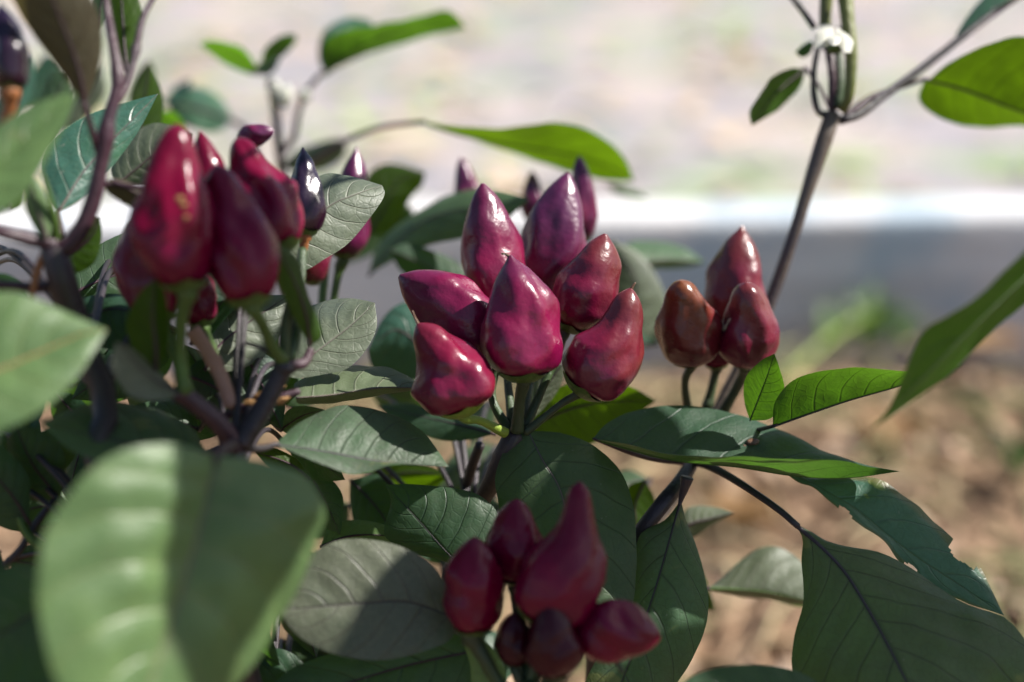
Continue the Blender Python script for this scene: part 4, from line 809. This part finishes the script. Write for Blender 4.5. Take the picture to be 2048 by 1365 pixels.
for i, (tg, dist, hw, ln, sp, tt) in enumerate((
    ((1740, 1280, 31), 17, 1.9, 6.0, 0.3, 0.75), ((1920, 1340, 31), 15, 1.6, 6, 1.2, 0.7), ((1620, 1260, 31), 19, 1.9, 6.0, 2.0, 0.8),
    ((1190, 1010, 33), 24, 1.2, 5, 0.2, 0.9),
    ((970, 1200, 28), 27, 1.2, 4.5, 0.6, 0.9), ((1090, 1320, 28), 24, 1.2, 4.5, 0.2, 0.85))):
    shade_leaf(Ep, tg, dist, hw, ln, 'shade', sp, along(EB, tt))
CB = [(1690, -10, 38), (1700, -200, 37), (1690, -420, 36), (1660, -700, 35)]
tube(Cp, 'branch', CB, SM['green'], 0.14, 0.08, n=30)  # unseen branch added to carry the shading leaves
for i, (tg, dist, hw, ln, sp, tt) in enumerate((
    ((270, 600, 25.5), 21, 0.55, 2.4, 0.4, 0.5),
    ((575, 990, 22), 24, 1.0, 4.2, 0.5, 0.7), ((470, 1220, 20.5), 25, 0.6, 3.0, 1.3, 0.75), ((190, 870, 27), 24, 0.9, 3.4, 0.2, 0.9), ((90, 1250, 25), 30, 2.0, 7, 0.2, 0.9))):
    shade_leaf(Cp, tg, dist, hw, ln, 'shade', sp, along(CB, tt))
# ------------------------------------------------------------------ dark inner foliage of the left plant
fr = random.Random(33)
STA = catmull([V(p) for p in [rootA, (235, 1100, 27.5), (215, 820, 27.2), (170, 700, 27), (130, 580, 26.5)]], 40) + catmull([V(p) for p in [rootA + Vector((0.02, 0.01, 0)), (470, 1250, 28), (468, 1000, 27.6), (470, 900, 27.5)]], 40)
STB = catmull([V(p) for p in [rootB, (900, 1300, 36), (940, 1060, 35), (985, 965, 34)]], 30) + catmull([V(p) for p in [rootB + Vector((0.03, 0, 0)), (1190, 1300, 35), (1270, 1090, 34), (1320, 1015, 33.6)]], 30)
def joint(stem, x, y, d):
    b0 = P(x, y, d); c = min(stem, key=lambda q: (q + Vector((0, 0, 0.012)) - b0).length)
    return [c, c.lerp(b0, 0.55) + Vector((0, 0, 0.008))]
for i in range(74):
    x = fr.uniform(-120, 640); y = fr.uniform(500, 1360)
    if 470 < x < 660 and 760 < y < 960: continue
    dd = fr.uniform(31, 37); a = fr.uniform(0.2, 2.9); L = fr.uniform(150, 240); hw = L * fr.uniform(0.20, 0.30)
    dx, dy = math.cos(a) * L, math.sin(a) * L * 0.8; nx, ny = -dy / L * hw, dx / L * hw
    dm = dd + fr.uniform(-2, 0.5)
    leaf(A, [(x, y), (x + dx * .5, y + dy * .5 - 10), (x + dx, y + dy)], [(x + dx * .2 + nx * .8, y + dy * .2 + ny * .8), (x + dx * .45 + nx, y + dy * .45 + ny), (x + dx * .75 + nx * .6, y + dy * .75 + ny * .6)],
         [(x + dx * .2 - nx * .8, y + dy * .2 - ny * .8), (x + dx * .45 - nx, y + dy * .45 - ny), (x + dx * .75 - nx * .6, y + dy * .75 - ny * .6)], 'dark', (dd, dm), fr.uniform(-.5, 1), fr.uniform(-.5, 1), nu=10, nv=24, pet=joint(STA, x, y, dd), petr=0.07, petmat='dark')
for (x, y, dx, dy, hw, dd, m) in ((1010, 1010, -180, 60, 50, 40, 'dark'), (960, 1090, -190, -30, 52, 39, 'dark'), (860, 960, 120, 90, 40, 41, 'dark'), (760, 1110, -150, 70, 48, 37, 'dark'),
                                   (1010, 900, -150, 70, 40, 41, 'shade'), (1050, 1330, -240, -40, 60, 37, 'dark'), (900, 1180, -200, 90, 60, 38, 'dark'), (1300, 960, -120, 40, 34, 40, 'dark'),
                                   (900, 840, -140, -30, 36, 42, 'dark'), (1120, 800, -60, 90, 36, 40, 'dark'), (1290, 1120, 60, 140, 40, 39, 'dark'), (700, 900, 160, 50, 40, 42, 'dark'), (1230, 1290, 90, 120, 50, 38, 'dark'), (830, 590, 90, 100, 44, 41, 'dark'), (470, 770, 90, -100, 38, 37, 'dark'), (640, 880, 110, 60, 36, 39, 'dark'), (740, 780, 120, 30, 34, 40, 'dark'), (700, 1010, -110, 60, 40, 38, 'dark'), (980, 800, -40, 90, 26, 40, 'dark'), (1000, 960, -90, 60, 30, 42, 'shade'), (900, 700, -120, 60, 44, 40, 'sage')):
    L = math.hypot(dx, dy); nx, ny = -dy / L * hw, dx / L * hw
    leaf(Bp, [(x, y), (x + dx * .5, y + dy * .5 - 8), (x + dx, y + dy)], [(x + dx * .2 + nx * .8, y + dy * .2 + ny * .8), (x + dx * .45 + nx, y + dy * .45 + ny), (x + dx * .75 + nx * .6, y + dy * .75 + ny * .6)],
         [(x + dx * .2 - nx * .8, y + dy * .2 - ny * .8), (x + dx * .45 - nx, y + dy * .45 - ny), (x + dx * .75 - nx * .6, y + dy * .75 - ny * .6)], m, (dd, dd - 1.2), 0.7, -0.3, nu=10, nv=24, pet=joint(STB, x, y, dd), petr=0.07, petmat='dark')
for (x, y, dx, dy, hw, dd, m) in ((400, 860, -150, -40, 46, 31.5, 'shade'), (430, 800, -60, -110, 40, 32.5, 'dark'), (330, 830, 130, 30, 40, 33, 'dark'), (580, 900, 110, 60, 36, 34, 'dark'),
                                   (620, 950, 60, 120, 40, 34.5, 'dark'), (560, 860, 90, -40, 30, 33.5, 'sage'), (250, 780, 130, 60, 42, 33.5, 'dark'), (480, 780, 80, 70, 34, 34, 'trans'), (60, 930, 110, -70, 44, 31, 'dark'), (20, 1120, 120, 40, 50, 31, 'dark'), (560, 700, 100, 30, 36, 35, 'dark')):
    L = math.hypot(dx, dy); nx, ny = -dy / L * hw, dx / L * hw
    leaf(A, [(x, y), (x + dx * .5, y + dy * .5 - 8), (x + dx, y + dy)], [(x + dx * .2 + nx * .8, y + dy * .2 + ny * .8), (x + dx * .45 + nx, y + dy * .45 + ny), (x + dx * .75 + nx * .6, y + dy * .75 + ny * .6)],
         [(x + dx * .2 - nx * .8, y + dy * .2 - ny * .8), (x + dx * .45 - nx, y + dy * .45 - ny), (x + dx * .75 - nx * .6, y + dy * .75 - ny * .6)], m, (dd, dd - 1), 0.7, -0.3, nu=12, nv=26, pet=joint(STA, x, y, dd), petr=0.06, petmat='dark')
# ------------------------------------------------------------------ small growth on the bed by the kerb
def G(x, y, z=0.0):
    dv = (P(x, y, 100) - CAM); t = (z - CAM.z) / dv.z; return CAM + dv * t
def blade(parent, p0, p1, sag, wd, mat):
    path = catmull([p0, p0.lerp(p1, 0.5) + Vector((0, 0, sag)), p1], 12); vs_, fs, uv = [], [], []
    side = (p1 - p0).cross(Vector((0, 0, 1))); side = side.normalized() if side.length > 1e-6 else Vector((1, 0, 0))
    for i, p in enumerate(path):
        t = i / 11; ww = wd * (0.35 + 1.3 * math.sin(math.pi * t ** 0.8)) * (1 - t ** 4) * 0.5 + 0.0002
        vs_ += [p - side * ww + Vector((0, 0, ww * .5)), p, p + side * ww + Vector((0, 0, ww * .5))]; uv += [(0, t), (.5, t), (1, t)]
    for i in range(11):
        for k_ in range(2): fs.append((i * 3 + k_, i * 3 + k_ + 1, i * 3 + k_ + 4, i * 3 + k_ + 3))
    return link('blade', vs_, fs, uv, LM[mat], parent, p0.copy())
wr = random.Random(5)
for (x, y, h, n, mat, lab) in ((1668, 712, 0.035, 8, 'green', 'small pale weed tuft at the kerb foot, nearest the tall stem'),
                               (1735, 706, 0.045, 10, 'green', 'taller pale weed tuft at the kerb foot, middle of the three'),
                               (1800, 702, 0.030, 8, 'green', 'low weed tuft at the kerb foot, nearest the drooping green leaf'),
                               (2030, 960, 0.035, 9, 'dark', 'dark green weed on the mulch beside the torn leaf'),
                               (1345, 1100, 0.02, 6, 'green', 'tiny weed on the mulch behind the shaded long leaf')):
    c = G(x, y); e = empty('weed', c, lab, 'weed', 'weeds on the bed')
    for i in range(n):
        a = wr.uniform(0, 6.28); r = h * wr.uniform(0.3, 0.9)
        blade(e, c.copy(), c + Vector((math.cos(a) * r, math.sin(a) * r, h * wr.uniform(0.5, 1.1))), h * 0.25, h * 0.22, mat)
for (p0, p1, r, m, lab) in ((G(1545, 800), G(1752, 690) + Vector((0, 0, 0.02)), 0.28, 'lime', 'pale yellow green stalk lying towards the weed tufts by the kerb'),
                            (G(1900, 745), G(2120, 850), 0.45, 'tan', 'grey stick lying on the bed behind the drooping green leaf'),
                            (G(1835, 805), G(2000, 900), 0.30, 'green', 'thin green stalk lying on the mulch in front of the grey stick')):
    o = tube(None, 'fallen_stalk', [p0 + Vector((0, 0, .008)), p0.lerp(p1, .5) + Vector((0.004, 0, .018)), p1 + Vector((0, 0, .008))], SM[m], r, r * .6, n=20)
    o['label'] = lab; o['category'] = 'stalk'; o['group'] = 'stalks lying on the bed'
c = G(1990, 712); fo = []
yl = bpy.data.objects
def fallen(c, L, W, a, mat, lab):
    vs_, fs, uv = [], [], []
    for i in range(13):
        t = i / 12
        for j in range(9):
            u = j / 4 - 1; ww = W * math.sin(math.pi * min(max(t, .01), .99) ** .8) ** .8
            q = Vector(((t - .5) * L, u * ww, 0.010 + 0.5 * abs(u) * ww + 0.3 * L * (t - .5) ** 2 + .004 * noise.noise(Vector((t * 4, u * 2, L * 90)))))
            q.rotate(Matrix.Rotation(a, 3, 'Z')); vs_.append(c + q); uv.append((.5 + u / 2, t))
    for i in range(12):
        for j in range(8): fs.append((i * 9 + j, i * 9 + j + 1, i * 9 + j + 10, i * 9 + j + 9))
    o = link('fallen_leaf', vs_, fs, uv, LM[mat], None, c.copy()); o['label'] = lab; o['category'] = 'fallen leaf'; o['group'] = 'dry leaves fallen on the bed'
fallen(G(1990, 715), 0.05, 0.018, 0.4, 'dry', 'curled yellow brown leaf lying near the kerb behind the drooping green leaf')
fallen(G(1790, 900), 0.06, 0.02, 1.1, 'dry', 'pale dry leaf on the mulch just above the arching dark leaf tip')
fallen(G(1480, 1060), 0.05, 0.016, 2.4, 'dry', 'dry leaf on the mulch behind the dark petiole of the broad leaf')
